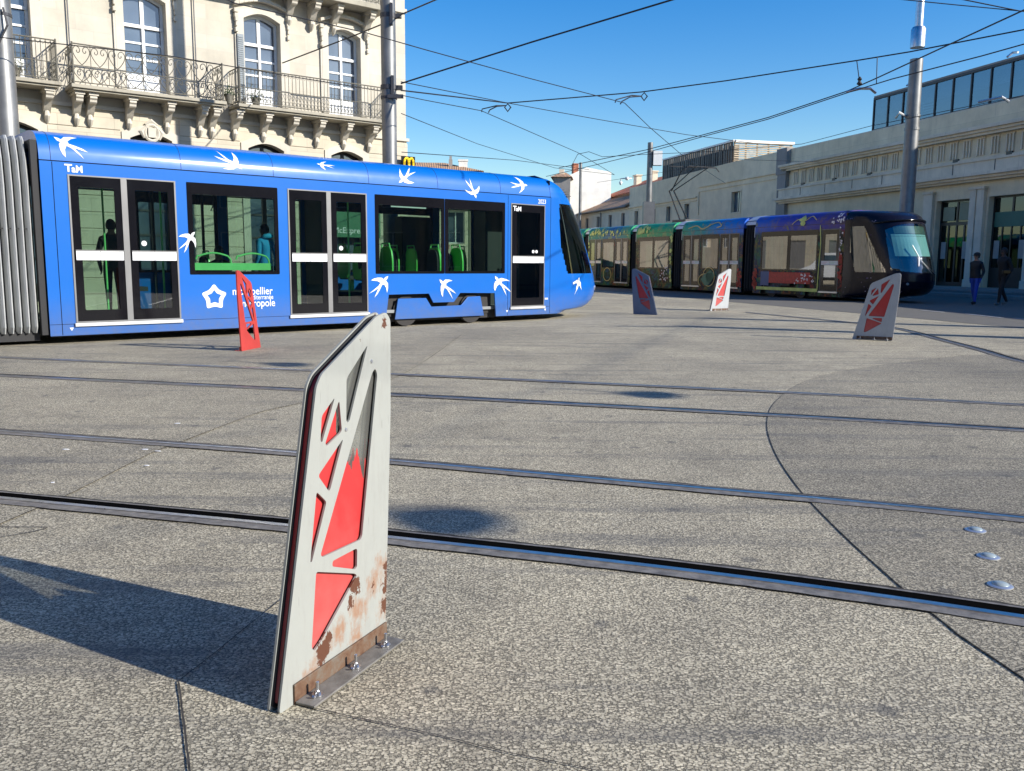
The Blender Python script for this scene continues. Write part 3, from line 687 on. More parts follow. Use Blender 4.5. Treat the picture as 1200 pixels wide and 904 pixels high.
text('operator_name', 'montpellier', .185, M['white'], tram, (2.87, -.004, .70), depth=.001, bold=.0015, sx=.86)
text('operator_name', 'méditerranée', .115, M['white'], tram, (3.12, -.004, .615), depth=.001, bold=.0005, sx=.80)
text('operator_name', 'métropole', .185, M['white'], tram, (2.99, -.004, .49), depth=.001, bold=.0015, sx=.84)
for u in (.30, 9.08, 10.22): MB().plate([(u-.03, .25), (u, .20), (u+.03, .25)], (), -.004, -.001).build('jacking_mark', M['white'], tram)
for u, h in ((1.44, 1.545), (5.0, 1.525), (9.83, 1.525), (9.93, 1.525)):
    mb = MB(); mb.tube([(u, -.012, h), (u, -.004, h)], .042 if u < 9 else .036, 16); mb.build('round_sticker', M['white'], tram)
# window sticker strip + interior fittings
MB().box(6.12, 6.95, .008, .012, 2.33, 2.39).build('destination_strip', M['white'], tram)
for u, v, f in ((6.45, .42, 1), (6.05, .80, 1), (7.35, .55, -1), (8.20, .42, 1), (7.95, .85, 1), (9.0, 1.8, -1), (6.45, 2.1, 1), (7.35, 2.1, -1), (8.2, 2.1, 1), (1.6+.3, 2.2, 1), (3.1, 2.15, -1)):
    seat(tram, u, v, f, .34 if u < 5.8 else .52)
mb = MB()
for u, v in ((.55, .35), (1.2, 1.2), (1.85, .35), (4.1, .35), (4.75, 1.3), (5.4, .4), (9.3, .4), (9.05, 1.3)):
    mb.tube([(u, v, .34), (u, v, 2.58)], .017, 8)
mb.build('grab_pole', M['green_rail'], tram)
mb = MB()
for a in (2.32, 3.02):
    mb.tube([(a, .13, 1.30), (a+.02, .13, 1.36)]+[(a+.05+.5*k/8, .13, 1.36+.05*math.sin(PI*k/8)) for k in range(9)]+[(a+.60, .13, 1.30), (a+.61, .13, 1.2)], .016, 7)
mb.box(2.25, 3.66, .10, .17, 1.12, 1.24); mb.build('window_rail', M['green_rail'], tram)
mb = MB()
for u in (2.5, 3.3): mb.tube([(u, 1.7, 2.58), (u, 1.7, 2.3), (u+.05, 1.7, 2.2), (u-.05, 1.7, 2.2), (u, 1.7, 2.3)], .012, 6)
for u0_ in (2.45, 3.1, 3.4): mb.box(u0_, u0_+.04, W-.14, W-.09, .34, 2.58)
mb.box(2.75, 3.05, W-.5, W-.1, .34, 2.58); mb.box(.45, .62, 1.95, W-.1, .34, 2.58); mb.box(5.62, 5.72, 1.4, W-.1, .34, 2.58); mb.box(7.9, 8.7, 2.3, W-.07, .34, 2.3)
mb.build('interior_panel', M['seat_grey'], tram)
MB().box(10.42, 11.25, .42, .44, 1.74, 2.66).build('side_blind', M['black'], tram)
MB().box(9.12, 10.2, .75, .8, .34, 2.6).build('cab_cabinet', M['seat_grey'], tram)
MB().box(10.1, 10.14, .2, W-.2, .34, 2.6).build('cab_partition', M['black'], tram)
# headrest-shaped second windows / driver's seat
mb = MB(); mb.box(10.75, 11.0, 1.1, 1.55, .9, 1.75); mb.box(10.75, 11.25, 1.1, 1.55, .8, .92); mb.build('driver_seat', M['seat_grey'], tram, bevel=.03)
# bellows between sections
def bellows(root, u0, u1, mat, n, back=.05, z0=.18, z1=3.08):
    mb = MB(); p = (u1-u0)/n; us = []
    for i in range(n): us += [(u0+p*i, .13), (u0+p*(i+.22), .03), (u0+p*(i+.42), 0), (u0+p*(i+.62), .03), (u0+p*(i+.74), .12)]
    us.append((u1, .13)); hs = [z0, z0+.10]+[z0+.25+(z1-.35-z0-.25)*k/6 for k in range(7)]+[z1-.16, z1-.06, z1]; vs = []
    for u, dp in us:
        for h in hs: vs.append((u, back+dp+max(0, (h-2.6))*.28+(.06 if h == z0 else 0)+(.05 if h == z1 else 0), h-(.05 if h == z1 and dp > .1 else 0)))
        for h in hs[::-1]: vs.append((u, W-back-dp-max(0, (h-2.6))*.28, h))
    k = len(hs)*2
    for i in range(len(us)-1): mb.add([], []); mb.f += [[i*k+j, i*k+j+1, (i+1)*k+j+1, (i+1)*k+j] for j in range(k-1)]; mb.m += [1 if i % 5 == 4 else 0]*(k-1)  # valley faces take the dark rubber to paint the shade between pleats
    mb.v = vs
    return mb.build('gangway_bellows', [mat, M['rubber']], root)
bellows(tram, -1.05, -.10, M['bellows'], 9, .07)
mb = MB(); mb.plate(rect(.04, W-.04, .15, 3.02), [rect(.16, W-.16, .28, 2.9)], -.10, -.012, plane='yz'); mb.plate(rect(.04, W-.04, .15, 3.02), [rect(.16, W-.16, .28, 2.9)], -1.14, -1.05, plane='yz')
mb.box(-1.05, -.1, .2, W-.2, .06, .2); mb.build('gangway_frame', M['rubber'], tram)
mb = MB(); mb.box(-1.05, -.1, .135, .145, 1.72, 1.735); mb.build('bellows_strap', M['rubber'], tram)
tram_section(tram, -6.2, -1.14, [('win', -6.0, -3.3), ('door2', -3.0, -1.4)], M['tglass'], (), M['blue'])
# ------------------------------------------------------------------ dark tram
T2o = at(1080, 353, .15)
T2 = Frame(T2o.x, T2o.y, 180+113.4)
m = NT('painted_wrap'); o, x, y, z = m.coords()
xn = m.math('DIVIDE', m.math('ADD', x, 30.0), 30.0, clamp=True); xn = m.math('ADD', xn, m.math('MULTIPLY', m.math('SUBTRACT', m.noise(o, .8, 3).outputs[0], .5), .10))
rc = m.ramp(xn, [(.0, (.01, .42, .12)), (.25, (.015, .22, .14)), (.34, (.02, .10, .30)), (.42, (.02, .36, .13)), (.55, (.01, .32, .16)), (.68, (.01, .15, .62)), (.78, (.035, .05, .38)), (.88, (.06, .04, .22)), (.93, (.006, .006, .015)), (1, (.004, .004, .008))])
sp1 = m.noise(o, 2.4, 5, .65, 1.2).outputs[0]
rc = m.mix(m.ramp(sp1, [(.50, 0.0), (.60, .75)]), rc, m.ramp(xn, [(.1, (.20, .36, .10)), (.5, (.25, .33, .12)), (.7, (.10, .12, .30)), (.85, (.16, .10, .14)), (.92, (.01, .01, .02))]))
fl = m.n('TexVoronoi', {'Vector': m.n('VectorMath', {0: o, 1: m.n('VectorMath', {0: m.noise(o, 3, 2).outputs['Color'], 'Scale': .35}, operation='SCALE').outputs[0]}, operation='ADD').outputs[0], 'Scale': 2.4}, feature='F1')
rc = m.mix(m.ramp(fl.outputs['Distance'], [(.14, .8), (.20, 0.0)]), rc, m.ramp(xn, [(.1, (.45, .42, .12)), (.5, (.40, .40, .16)), (.75, (.18, .22, .10)), (.9, (.16, .02, .02)), (.94, (.02, .01, .02))]))
low = m.ramp(xn, [(.0, (.012, .03, .015)), (.5, (.018, .035, .022)), (.62, (.015, .03, .05)), (.72, (.02, .05, .14)), (.80, (.015, .012, .03)), (1, (.005, .005, .008))])
lowd = m.mix(m.ramp(m.noise(o, 4.2, 5, .7, 1.2).outputs[0], [(.48, 0.0), (.55, .9)]), low, m.ramp(m.noise(o, 1.3, 3).outputs[0], [(.36, (.34, .02, .02)), (.45, (.26, .20, .04)), (.55, (.01, .22, .10)), (.64, (.02, .10, .28))]))
hz = m.ramp(m.math('DIVIDE', z, 3.3), [(.74, 0.0), (.79, 1.0)])
lowd = m.mix(1.0, lowd, (.55, .55, .55), 'MULTIPLY'); c = m.mix(hz, lowd, rc)
m.bsdf(color=c, rough=.38, coat=0.0, spec=.22); M['wrap'] = m.mat
m = NT('wrap_cab'); o, x, y, z = m.coords()
f = m.n('TexVoronoi', {'Vector': o, 'Scale': 9.0}, feature='F1').outputs['Distance']
msk = m.math('MULTIPLY', m.ramp(f, [(.13, .85), (.2, 0.0)]), m.ramp(m.noise(o, 2.2, 3).outputs[0], [(.55, 0.0), (.62, 1.0)]))
c = m.mix(msk, (.006, .006, .014), m.ramp(m.noise(o, 4, 1).outputs[0], [(.4, (.35, .30, .40)), (.6, (.10, .05, .25))]))
m.bsdf(color=c, rough=.2, coat=0.0, spec=.25); M['wrapcab'] = m.mat
t2 = fempty('dark_tram', T2, 'long dark tram wrapped in green, blue and purple flower artwork, pantograph raised', 'tram')
G2 = M['tglass2']
tram_section(t2, -8.37, -3.5, [('win', -7.96, -6.35), ('win', -6.34, -4.78), ('door1', -4.60, -3.70)], G2, [(-7.9, -5.09, 0)], M['wrap'])
tram_section(t2, -13.5, -9.12, [('door2', -13.38, -12.08), ('win', -12.0, -10.72), ('door2', -10.64, -9.34)], G2, (), M['wrap'])
tram_section(t2, -17.49, -14.26, [('win', -17.2, -15.9), ('win', -15.88, -14.55)], G2, (), M['wrap'])
tram_section(t2, -22.47, -18.06, [('door2', -22.3, -21.0), ('win', -20.9, -19.65), ('door2', -19.55, -18.25)], G2, (), M['wrap'])
tram_section(t2, -30.0, -23.06, [('win', -29.5, -27.2), ('door2', -27, -25.4), ('win', -25.2, -23.4)], G2, (), M['wrap'])
for a, b in ((-9.12, -8.37), (-14.26, -13.5), (-18.06, -17.49), (-23.06, -22.47)):
    bellows(t2, a+.04, b-.04, M['rubber'], 4, .05, .18, 3.0)
    mb = MB(); pts = []
    for k in range(9):
        y = .18+(W-.36)*k/8; pts.append((y, 3.03+.24*math.sin(PI*k/8)**.35))
    vs = [(a+.02, p[0], p[1]) for p in pts]+[(b-.02, p[0], p[1]) for p in pts]
    mb.add(vs, [(i, i+1, i+10, i+9) for i in range(8)]); mb.add([(a+.02, .18, 3.0), (b-.02, .18, 3.0), (b-.02, .10, 2.86), (a+.02, .10, 2.86)], [(0, 1, 2, 3)])
    mb.build('gangway_hood', M['white'], t2, smooth=False)
    mb = MB(); mb.box(b-.02, b+.005, -.01, .02, 2.35, 2.75); mb.build('gangway_trim', M['white'], t2)
L2, cab2 = cab(t2, -3.5, M['wrapcab'], glassy('cab_glass', (.45, .60, .60), .12), True)
M['blind'] = simple('pale_sun_blind', (.42, .66, .60), .6, var=.04)
def curved_strip(h0, h1, dy, ins, name, mat, root, u0=-3.5, n=16):
    mb = MB(); vs = []
    for h in (h0, h1):
        for k in range(n+1):
            y = -dy+2*dy*k/n; tt = math.asin(min(1, (abs(y)/(W/2))**(1/.9))); vs.append((u0+L2(h)*math.cos(tt)**.9-ins, W/2+y, h))
    mb.add(vs, [(i, i+1, i+n+2, i+n+1) for i in range(n)]); return mb.build(name, mat, root)
curved_strip(1.58, 2.25, .80, .10, 'sun_blind', M['blind'], t2)
curved_strip(2.34, 2.60, .72, .09, 'destination_display', simple('display_panel', (.10, .16, .11), .4), t2)
curved_strip(2.26, 2.32, .80, .10, 'display_ledge', M['blind'], t2)
# hood brow over the windscreen
mb = MB()
pts = []
for k in range(25):
    y = -1.12+2.24*k/24; h = 2.80-.10*(abs(y)/1.12)**3; tt = math.asin(min(1, (abs(y)/(W/2))**(1/.9))); pts.append((-3.5+L2(h)*math.cos(tt)**.9+.03, W/2+y, h))
mb.tube(pts, .045, 8); mb.build('windscreen_brow', M['black'], t2, smooth=True)
mb = MB()
def wp(y, h, lift=.03):
    tt = math.asin(min(1, (abs(y)/(W/2))**(1/.9))); return Vector((-3.5+L2(h)*math.cos(tt)**.9+lift, W/2+y, h))
mb.tube([wp(.2, 1.0), wp(-.1, 1.30, .05), wp(-.25, 1.5, .05)], .012, 6); mb.tube([wp(-.32, 1.25), wp(-.25, 1.55), wp(-.38, 1.95)], .014, 6)
mb.tube([wp(.45, 1.0), wp(-.2, 1.4, .06)], .010, 6); mb.build('wiper', M['steel'], t2)
# mesh decals on the dark tram: gold curls, coral, white blossoms, star
M['gold'] = simple('gold_print', (.60, .45, .16), .5, var=.2); M['coral'] = simple('coral_print', (.42, .03, .025), .5, var=.3, scale=12); M['lime'] = simple('lime_print', (.50, .58, .16), .5, var=.25)
M['blossom'] = simple('blossom_print', (.75, .68, .70), .5); M['teal'] = simple('teal_print', (.02, .16, .11), .4)
def curl(name, mat, pts, r=.016, parent=t2):
    P = [Vector(p) for p in pts]; P = [P[0]*2-P[1]]+P+[P[-1]*2-P[-2]]; out = []
    for i in range(1, len(P)-2):
        for k in range(6):
            t = k/6; a, b, c, d = P[i-1:i+3]; out.append(.5*((2*b)+(c-a)*t+(2*a-5*b+4*c-d)*t*t+(3*b-a-3*c+d)*t**3))
    out.append(P[-2]); mb = MB(); vs = []; fs = []
    for i, p in enumerate(out):
        t = (out[min(i+1, len(out)-1)]-out[max(i-1, 0)]).normalized(); n_ = Vector((-t.y, t.x)) if len(t) == 2 else Vector((-t[1], t[0]))
        for s in (-1, 1): vs.append((p[0]+n_[0]*r*s, fair(p[1]+n_[1]*r*s)-.028, p[1]+n_[1]*r*s))
    mb.add(vs, [(2*i, 2*i+1, 2*i+3, 2*i+2) for i in range(len(out)-1)]); return mb.build(name, mat, parent)
def ring2(cx, cz, rx, rz, n=14, a0=0, a1=2*PI): return [Vector((cx+rx*math.cos(a0+(a1-a0)*k/n), cz+rz*math.sin(a0+(a1-a0)*k/n))) for k in range(n+1)]
curl('gold_curl', M['gold'], ring2(-11.35, .72, .42, .40)); curl('gold_curl', M['gold'], ring2(-11.6, .55, .5, .3, 10, .3, 4), .022); curl('gold_curl', M['gold'], ring2(-20.3, .70, .40, .34), .016)
curl('gold_curl', M['gold'], [Vector(p) for p in ((-13.0, 2.85), (-12.4, 2.95), (-11.9, 2.80), (-11.3, 2.98), (-10.9, 3.05), (-10.6, 2.9), (-10.9, 2.82))], .022)
curl('gold_curl', M['gold'], [Vector(p) for p in ((-6.2, 2.78), (-5.9, 2.95), (-5.5, 2.90), (-5.2, 3.05), (-4.9, 2.9))], .016)
curl('gold_curl', M['lime'], [Vector(p) for p in ((-4.68, .35), (-4.66, 1.2), (-4.62, 2.0), (-4.68, 2.7))], .02)
def blobs(name, mat, pts, rr):
    mb = MB()
    for (u, h) in pts:
        r = rr*random.uniform(.6, 1.3); n = 6; q = [(u+r*math.cos(2*PI*k/n)*random.uniform(.7, 1.2), h+r*math.sin(2*PI*k/n)*random.uniform(.7, 1.2)) for k in range(n)]
        vs = [(a, fair(b)-.03, b) for a, b in q]; mb.add(vs, [tuple(range(n))])
    return mb.build(name, mat, t2)
R = random.uniform
blobs('blossom_print', M['blossom'], [(R(-5.9, -4.9), R(.55, .92)) for k in range(26)], .035)
blobs('blossom_print', M['blossom'], [(R(-15.3, -14.5), R(.5, 1.2)) for k in range(22)], .045)
blobs('blossom_print', M['blossom'], [(R(-4.1, -3.55), R(2.75, 3.1)) for k in range(22)], .04)
blobs('blossom_print', M['blossom'], [(-3.62+R(-.06, .06), R(1.5, 2.6)) for k in range(14)], .035)
blobs('coral_print', M['coral'], [(-3.60+R(-.09, .07), R(.75, 1.7)) for k in range(60)], .04)
blobs('coral_print', M['coral'], [(-8.28+R(-.06, .14), R(.35, 1.1)) for k in range(30)]+[(-9.25+R(-.1, .1), R(.35, 1.1)) for k in range(24)], .07)
for l_ in ([(R(-22.2, -20.9), R(2.8, 3.08)) for k in range(18)], [(R(-17.3, -16.2), R(2.75, 3.08)) for k in range(20)], [(-14.35+R(-.05, .05), R(.5, 2.5)) for k in range(14)], [(-5.65+R(-.12, .12), R(2.78, 3.0)) for k in range(9)], [(R(-20.8, -18.3), R(2.76, 2.95)) for k in range(12)], [(-22.38+R(-.03, .03), R(.5, 2.6)) for k in range(10)]): blobs('lime_print', M['lime'], l_, .085)
blobs('teal_print', M['teal'], [(-11.3, .72), (-11.1, .8), (-11.5, .6)], .28)
mb = MB(); mb.box(-7.7, -5.1, -.010, -.006, .56, .98, m=0); mb.box(-7.9, -7.4, -.012, -.0105, .45, 1.0, m=1); mb.build('flower_panel', [M['coral'], simple('blue_print', (.02, .07, .22), .4)], t2)
mb = MB(); mb.box(-8.15, -4.7, -.012, -.008, .28, .40); mb.build('grass_print', M['lime'], t2)
st = [];
for k in range(10):
    a = PI/2+k*PI/5; r = .16 if k % 2 == 0 else .095; st.append((-3.28+r*math.cos(a), .92+r*math.sin(a)))
st2 = [(-3.28+(p[0]+3.28)*.62, .92+(p[1]-.92)*.62) for p in st]
MB().plate(round_poly(st, .02, 3), [round_poly(st2, .01, 2)], .0, .004).build('star_logo', M['white'], t2).location = (.12, .02, 0)
# pantograph on the second section (u' about -13)
mb = MB(); yc = W/2-.2
fr2 = T2
def pp(x, y): u, h = T2.px(x, y, yc); return Vector((u, yc, h))
base = pp(803, 262); knee = pp(787, 224); head = pp(823, 196); 
for s in (-.22, .22):
    d = Vector((0, s, 0)); mb.tube([base+d, knee+d*.6], .035, 6); mb.tube([knee+d*.5, head+d*1.6], .022, 6)
mb.tube([base+Vector((-.35, 0, .05)), knee+Vector((-.12, 0, -.05))], .015, 6)
mb.tube([knee, knee+(pp(797, 204)-knee)*1.0], .03, 6); mb.tube([pp(797, 204), pp(801, 197)], .02, 6)
mb.build('pantograph_arm', M['rubber'], t2)
mb = MB(); mb.tube([pp(801, 196)+Vector((0, -.75, 0)), pp(801, 196)+Vector((0, .75, 0))], .02, 6); mb.tube([head+Vector((0, -.75, 0)), head+Vector((0, .75, 0))], .03, 6)
mb.tube([pp(801, 196), head], .02, 6); mb.tube([head+Vector((0, -.75, 0)), head+Vector((0, -.95, -.18))], .02, 6); mb.tube([head+Vector((0, .75, 0)), head+Vector((0, .95, -.18))], .02, 6)
mb.build('pantograph_head', M['rubber'], t2)
mb = MB(); mb.box(base.x-.5, base.x+.6, yc-.4, yc+.4, 3.2, 3.34); mb.build('pantograph_base', M['dark_metal'], t2)
# ------------------------------------------------------------------ people
def person(loc, rz, label, joints, top_c, leg_c, shoe_c, hair_c, skin_c=(.35, .2, .14), cap=None, seated=False, group=None, zlegs=.86, hood=False, sc=1.0):
    J = joints
    m = NT('clothes'); o, x, y, z = m.coords()
    n1 = m.noise(o, 14, 4).outputs[0]; zz = m.math('ADD', z, m.math('MULTIPLY', n1, .03))
    f = m.math('DIVIDE', zz, 2.0)
    c = m.ramp(f, [(0, shoe_c), (J['shoe_z']/2, leg_c), (J['belt_z']/2, top_c), (J['neck_z']/2, skin_c)], 'CONSTANT')
    m.bsdf(color=m.mix(.35, c, m.ramp(n1, [(.3, (.0, .0, .0)), (.7, (.3, .3, .3))]), 'SOFT_LIGHT'), rough=.8, normal=m.bump(m.noise(m.n('Mapping', {'Vector': o, 'Scale': (1, 1, .5)}).outputs[0], 16, 3).outputs[0], .5, .02))
    vs = []; es = []; rs = []; names = {}
    def add(n, p, r, par=None):
        names[n] = len(vs); vs.append(p); rs.append(r)
        if par is not None: es.append((names[par], names[n]))
    for n, p, r, par in J['j']: add(n, p, r, par)
    # hands: five curled fingers each
    for s, w_ in (('L', 'wristL'), ('R', 'wristR')):
        wp_ = Vector(vs[names[w_]]); el = Vector(vs[names['elbow'+s]]); d = (wp_-el).normalized()
        side = d.cross(Vector((0, 1, 0.1)));  side = side.normalized() if side.length > .1 else Vector((1, 0, 0)); fw = side.cross(d).normalized()
        palm = wp_+d*.06; add('palm'+s, tuple(palm), .030, w_)
        for k, (off, ln) in enumerate(((-.030, .062), (-.010, .074), (.011, .070), (.030, .055))):
            b = palm+fw*off+d*.03; add('f%d%s' % (k, s), tuple(b), .0105, 'palm'+s)
            add('g%d%s' % (k, s), tuple(b+d*ln*.55+side*.008), .0095, 'f%d%s' % (k, s)); add('h%d%s' % (k, s), tuple(b+d*ln*.85+side*.028), .0085, 'g%d%s' % (k, s))
        t = wp_+fw*-.045+d*.035; add('t'+s, tuple(t), .012, w_); add('u'+s, tuple(t+d*.035-fw*.008), .010, 't'+s)
    me = bpy.data.meshes.new('person'); me.from_pydata(vs, es, []); me.materials.append(m.mat)
    o = bpy.data.objects.new('person', me); col.objects.link(o)
    sk = o.modifiers.new('skin', 'SKIN'); sk.use_smooth_shade = True
    for i, sv in enumerate(me.skin_vertices[0].data): sv.radius = (rs[i], rs[i]); sv.use_root = (i == 0)
    sd = o.modifiers.new('sub', 'SUBSURF'); sd.levels = 2; sd.render_levels = 2
    o.location = loc; o.rotation_euler = (0, 0, rz); o.scale = (sc,)*3; tag(o, label, 'person', group)
    hd = Vector(J['head']); mb = MB(); bmh = bmesh.new(); bmesh.ops.create_uvsphere(bmh, u_segments=20, v_segments=14, radius=1)
    lo = -.15 if cap is None else -.25
    hv = []; 
    for v in bmh.verts:
        v.co = Vector((v.co.x*.088, v.co.y*.108+.012, v.co.z*.118+.014))+hd
        v.co += Vector((0, 1, 0))*0
    dele = [v for v in bmh.verts if (v.co.y-hd.y) < -.045 and (v.co.z-hd.z) < .055 or (v.co.z-hd.z) < -.075]
    bmesh.ops.delete(bmh, geom=dele, context='VERTS')
    mh = bpy.data.meshes.new('hair'); bmh.to_mesh(mh); bmh.free(); mh.materials.append(simple('hair', hair_c, .6)); mh.polygons.foreach_set('use_smooth', [True]*len(mh.polygons))
    ho = bpy.data.objects.new('hair', mh); col.objects.link(ho); ho.parent = o
    if cap:
        mb = MB(); mb.lathe([(.105, 0), (.108, .03), (.095, .075), (.06, .105), (.01, .118)], (hd.x, hd.y+.01, hd.z+.02), 20)
        mb.plate(round_poly([(hd.x-.08, hd.y-.07), (hd.x+.08, hd.y-.07), (hd.x+.065, hd.y-.18), (hd.x-.065, hd.y-.18)], .04), (), hd.z+.018, hd.z+.03, plane='xy')
        mb.build('cap', simple('cap_cloth', cap, .8), o, smooth=False)
    if hood:
        mb = MB(); mb.tube([hd+Vector((-.12, .03, -.17)), hd+Vector((-.09, .11, -.13)), hd+Vector((0, .14, -.12)), hd+Vector((.09, .11, -.13)), hd+Vector((.12, .03, -.17))], [.03, .05, .055, .05, .03], 8); mb.build('hood', simple('hood_cloth', top_c, .8), o, smooth=True)
    # face: eyes and mouth
    mb = MB()
    for s in (-1, 1): mb.tube([hd+Vector((.032*s, -.086, .005)), hd+Vector((.032*s, -.094, .005))], .010, 8)
    mb.build('eyes', M['black'], o); mb = MB(); mb.tube([hd+Vector((-.024, -.088, -.055)), hd+Vector((0, -.096, -.057)), hd+Vector((.024, -.088, -.055))], .006, 6); mb.build('mouth', simple('lips', (.30, .10, .08), .6), o)
    return o
# figures face local -y
def walking(stride=.22, lean=.0, H_=1.0, coat=0):
    s = stride; j = [
     ('pelvis', (0, 0, .95), .135, None), ('waist', (0, lean*.3, 1.10), .125+coat*.3, 'pelvis'), ('chest', (0, lean*.6-.01, 1.30), .150+coat, 'waist'), ('upper', (0, lean*.8, 1.42), .11, 'chest'), ('neck', (0, lean-.005, 1.51), .052, 'upper'),
     ('chin', (0, lean-.02, 1.575), .066, 'neck'), ('skull', (0, lean-.012, 1.65), .086, 'chin'), ('top', (0, lean, 1.71), .066, 'skull'), ('nose', (0, lean-.112, 1.615), .013, 'skull'),
     ('shoulderL', (.17, lean*.7, 1.40), .068, 'upper'), ('elbowL', (.235, .06, 1.12), .052, 'shoulderL'), ('wristL', (.23, -.07, .89), .034, 'elbowL'),
     ('shoulderR', (-.17, lean*.7, 1.40), .068, 'upper'), ('elbowR', (-.225, .09, 1.13), .052, 'shoulderR'), ('wristR', (-.225, .07, .87), .034, 'elbowR'),
     ('hipL', (.09, 0, .90), .100, 'pelvis'), ('kneeL', (.10, -s*.75, .50), .066, 'hipL'), ('ankleL', (.10, -s*.9, .10), .044, 'kneeL'), ('heelL', (.10, -s*.9+.03, .05), .042, 'ankleL'), ('toeL', (.115, -s*.9-.17, .038), .034, 'heelL'),
     ('hipR', (-.09, 0, .90), .100, 'pelvis'), ('kneeR', (-.10, s*.35, .49), .066, 'hipR'), ('ankleR', (-.10, s*1.25, .14), .044, 'kneeR'), ('heelR', (-.10, s*1.25+.02, .09), .042, 'ankleR'), ('toeR', (-.11, s*1.25-.16, .040), .034, 'heelR')]
    return dict(j=j, head=(0, lean-.012, 1.64), shoe_z=.11, belt_z=.90, neck_z=1.50)
def standing():
    d = walking(.03); return d
def sitting():
    j = [('pelvis', (0, .05, .50), .135, None), ('waist', (0, .08, .66), .13, 'pelvis'), ('chest', (0, .06, .86), .15, 'waist'), ('upper', (0, .04, .98), .11, 'chest'), ('neck', (0, .03, 1.07), .052, 'upper'),
     ('chin', (0, .01, 1.135), .066, 'neck'), ('skull', (0, .02, 1.21), .086, 'chin'), ('top', (0, .03, 1.27), .066, 'skull'), ('nose', (0, -.082, 1.175), .013, 'skull'),
     ('shoulderL', (.17, .05, .96), .068, 'upper'), ('elbowL', (.22, .02, .70), .052, 'shoulderL'), ('wristL', (.13, -.20, .64), .034, 'elbowL'),
     ('shoulderR', (-.17, .05, .96), .068, 'upper'), ('elbowR', (-.22, .02, .70), .052, 'shoulderR'), ('wristR', (-.13, -.20, .64), .034, 'elbowR'),
     ('hipL', (.10, -.02, .50), .10, 'pelvis'), ('kneeL', (.11, -.42, .52), .066, 'hipL'), ('ankleL', (.11, -.42, .10), .044, 'kneeL'), ('heelL', (.11, -.40, .05), .042, 'ankleL'), ('toeL', (.12, -.58, .038), .034, 'heelL'),
     ('hipR', (-.10, -.02, .50), .10, 'pelvis'), ('kneeR', (-.11, -.42, .52), .066, 'hipR'), ('ankleR', (-.11, -.42, .10), .044, 'kneeR'), ('heelR', (-.11, -.40, .05), .042, 'ankleR'), ('toeR', (-.12, -.58, .038), .034, 'heelR')]
    return dict(j=j, head=(0, .02, 1.20), shoe_z=.11, belt_z=.58, neck_z=1.06)
p = at(1141, 357); person((p.x, p.y, .0), math.radians(-60), 'pedestrian in dark jacket, bright blue trousers and dark cap before the station doors', walking(.14, -.02, coat=.02), (.018, .018, .024), (.02, .07, .42), (.012, .012, .014), (.02, .015, .012), cap=(.012, .012, .014), sc=.97)
p = at(1173, 358); person((p.x, p.y, .0), math.radians(-72), 'taller pedestrian all in black striding beside the one in blue trousers', walking(.24, -.04, coat=.03), (.012, .012, .014), (.014, .013, .014), (.16, .15, .14), (.01, .01, .01), skin_c=(.10, .06, .045), sc=1.06)
MB().box(-.12, .12, -.28, -.16, .98, 1.12).build('handbag', M['black'], None, bevel=.02)
hb = bpy.data.objects['handbag']; hb.location = (p.x, p.y, .04); hb.rotation_euler = (0, 0, math.radians(-10)); tag(hb, 'small dark shoulder bag carried by the pedestrian all in black', 'bag')
SEATZ = .34
def in_tram(u, v, z=SEATZ): q = T1.w(u, v, 0); return (q.x, q.y, z)
a1 = T1.a
u, h = T1.px(309, 287, 1.2)
person(in_tram(u, 1.15, .38), a1+math.radians(200), 'passenger in a bright turquoise hooded jacket seen through the first large tram window', sitting() if False else standing(), (.02, .32, .62), (.05, .05, .07), (.02, .02, .02), (.012, .01, .008), hood=True, sc=.90)
u, h = T1.px(131, 290, 1.3)
person(in_tram(u, 1.3, .34), a1+math.radians(150), 'dark-clothed passenger standing behind the first tram doors at the far left', standing(), (.03, .03, .035), (.03, .03, .04), (.02, .02, .02), (.015, .012, .01), sc=.92)
for px, lab, c, v in ((256, 'dark-haired seated passenger low behind the green rail of the first tram window', (.03, .03, .035), 1.5),):
    u, h = T1.px(px, 300, v); person(in_tram(u, v, .30), a1+math.radians(180), lab, sitting(), c, (.03, .03, .04), (.02, .02, .02), (.015, .012, .01), sc=.95)
for uu, v, rr, lab in ((6.02, .75, 90, 'dark-clothed passenger seated at the left end of the window with round green seats'), (7.98, .72, 90, 'passenger in black seated beside green seatbacks in the tram window nearest the single door')):
    person(in_tram(uu, v, .48), a1+math.radians(rr), lab, sitting(), (.03, .03, .03), (.03, .03, .04), (.02, .02, .02), (.02, .012, .01), sc=.95)
u, h = T1.px(672, 305, 1.0)
person(in_tram(10.95, 1.32, .38), a1+math.radians(90), 'driver in blue seated behind the side glass of the blue tram cab', sitting(), (.03, .06, .16), (.02, .02, .03), (.01, .01, .01), (.02, .015, .01), sc=.95)
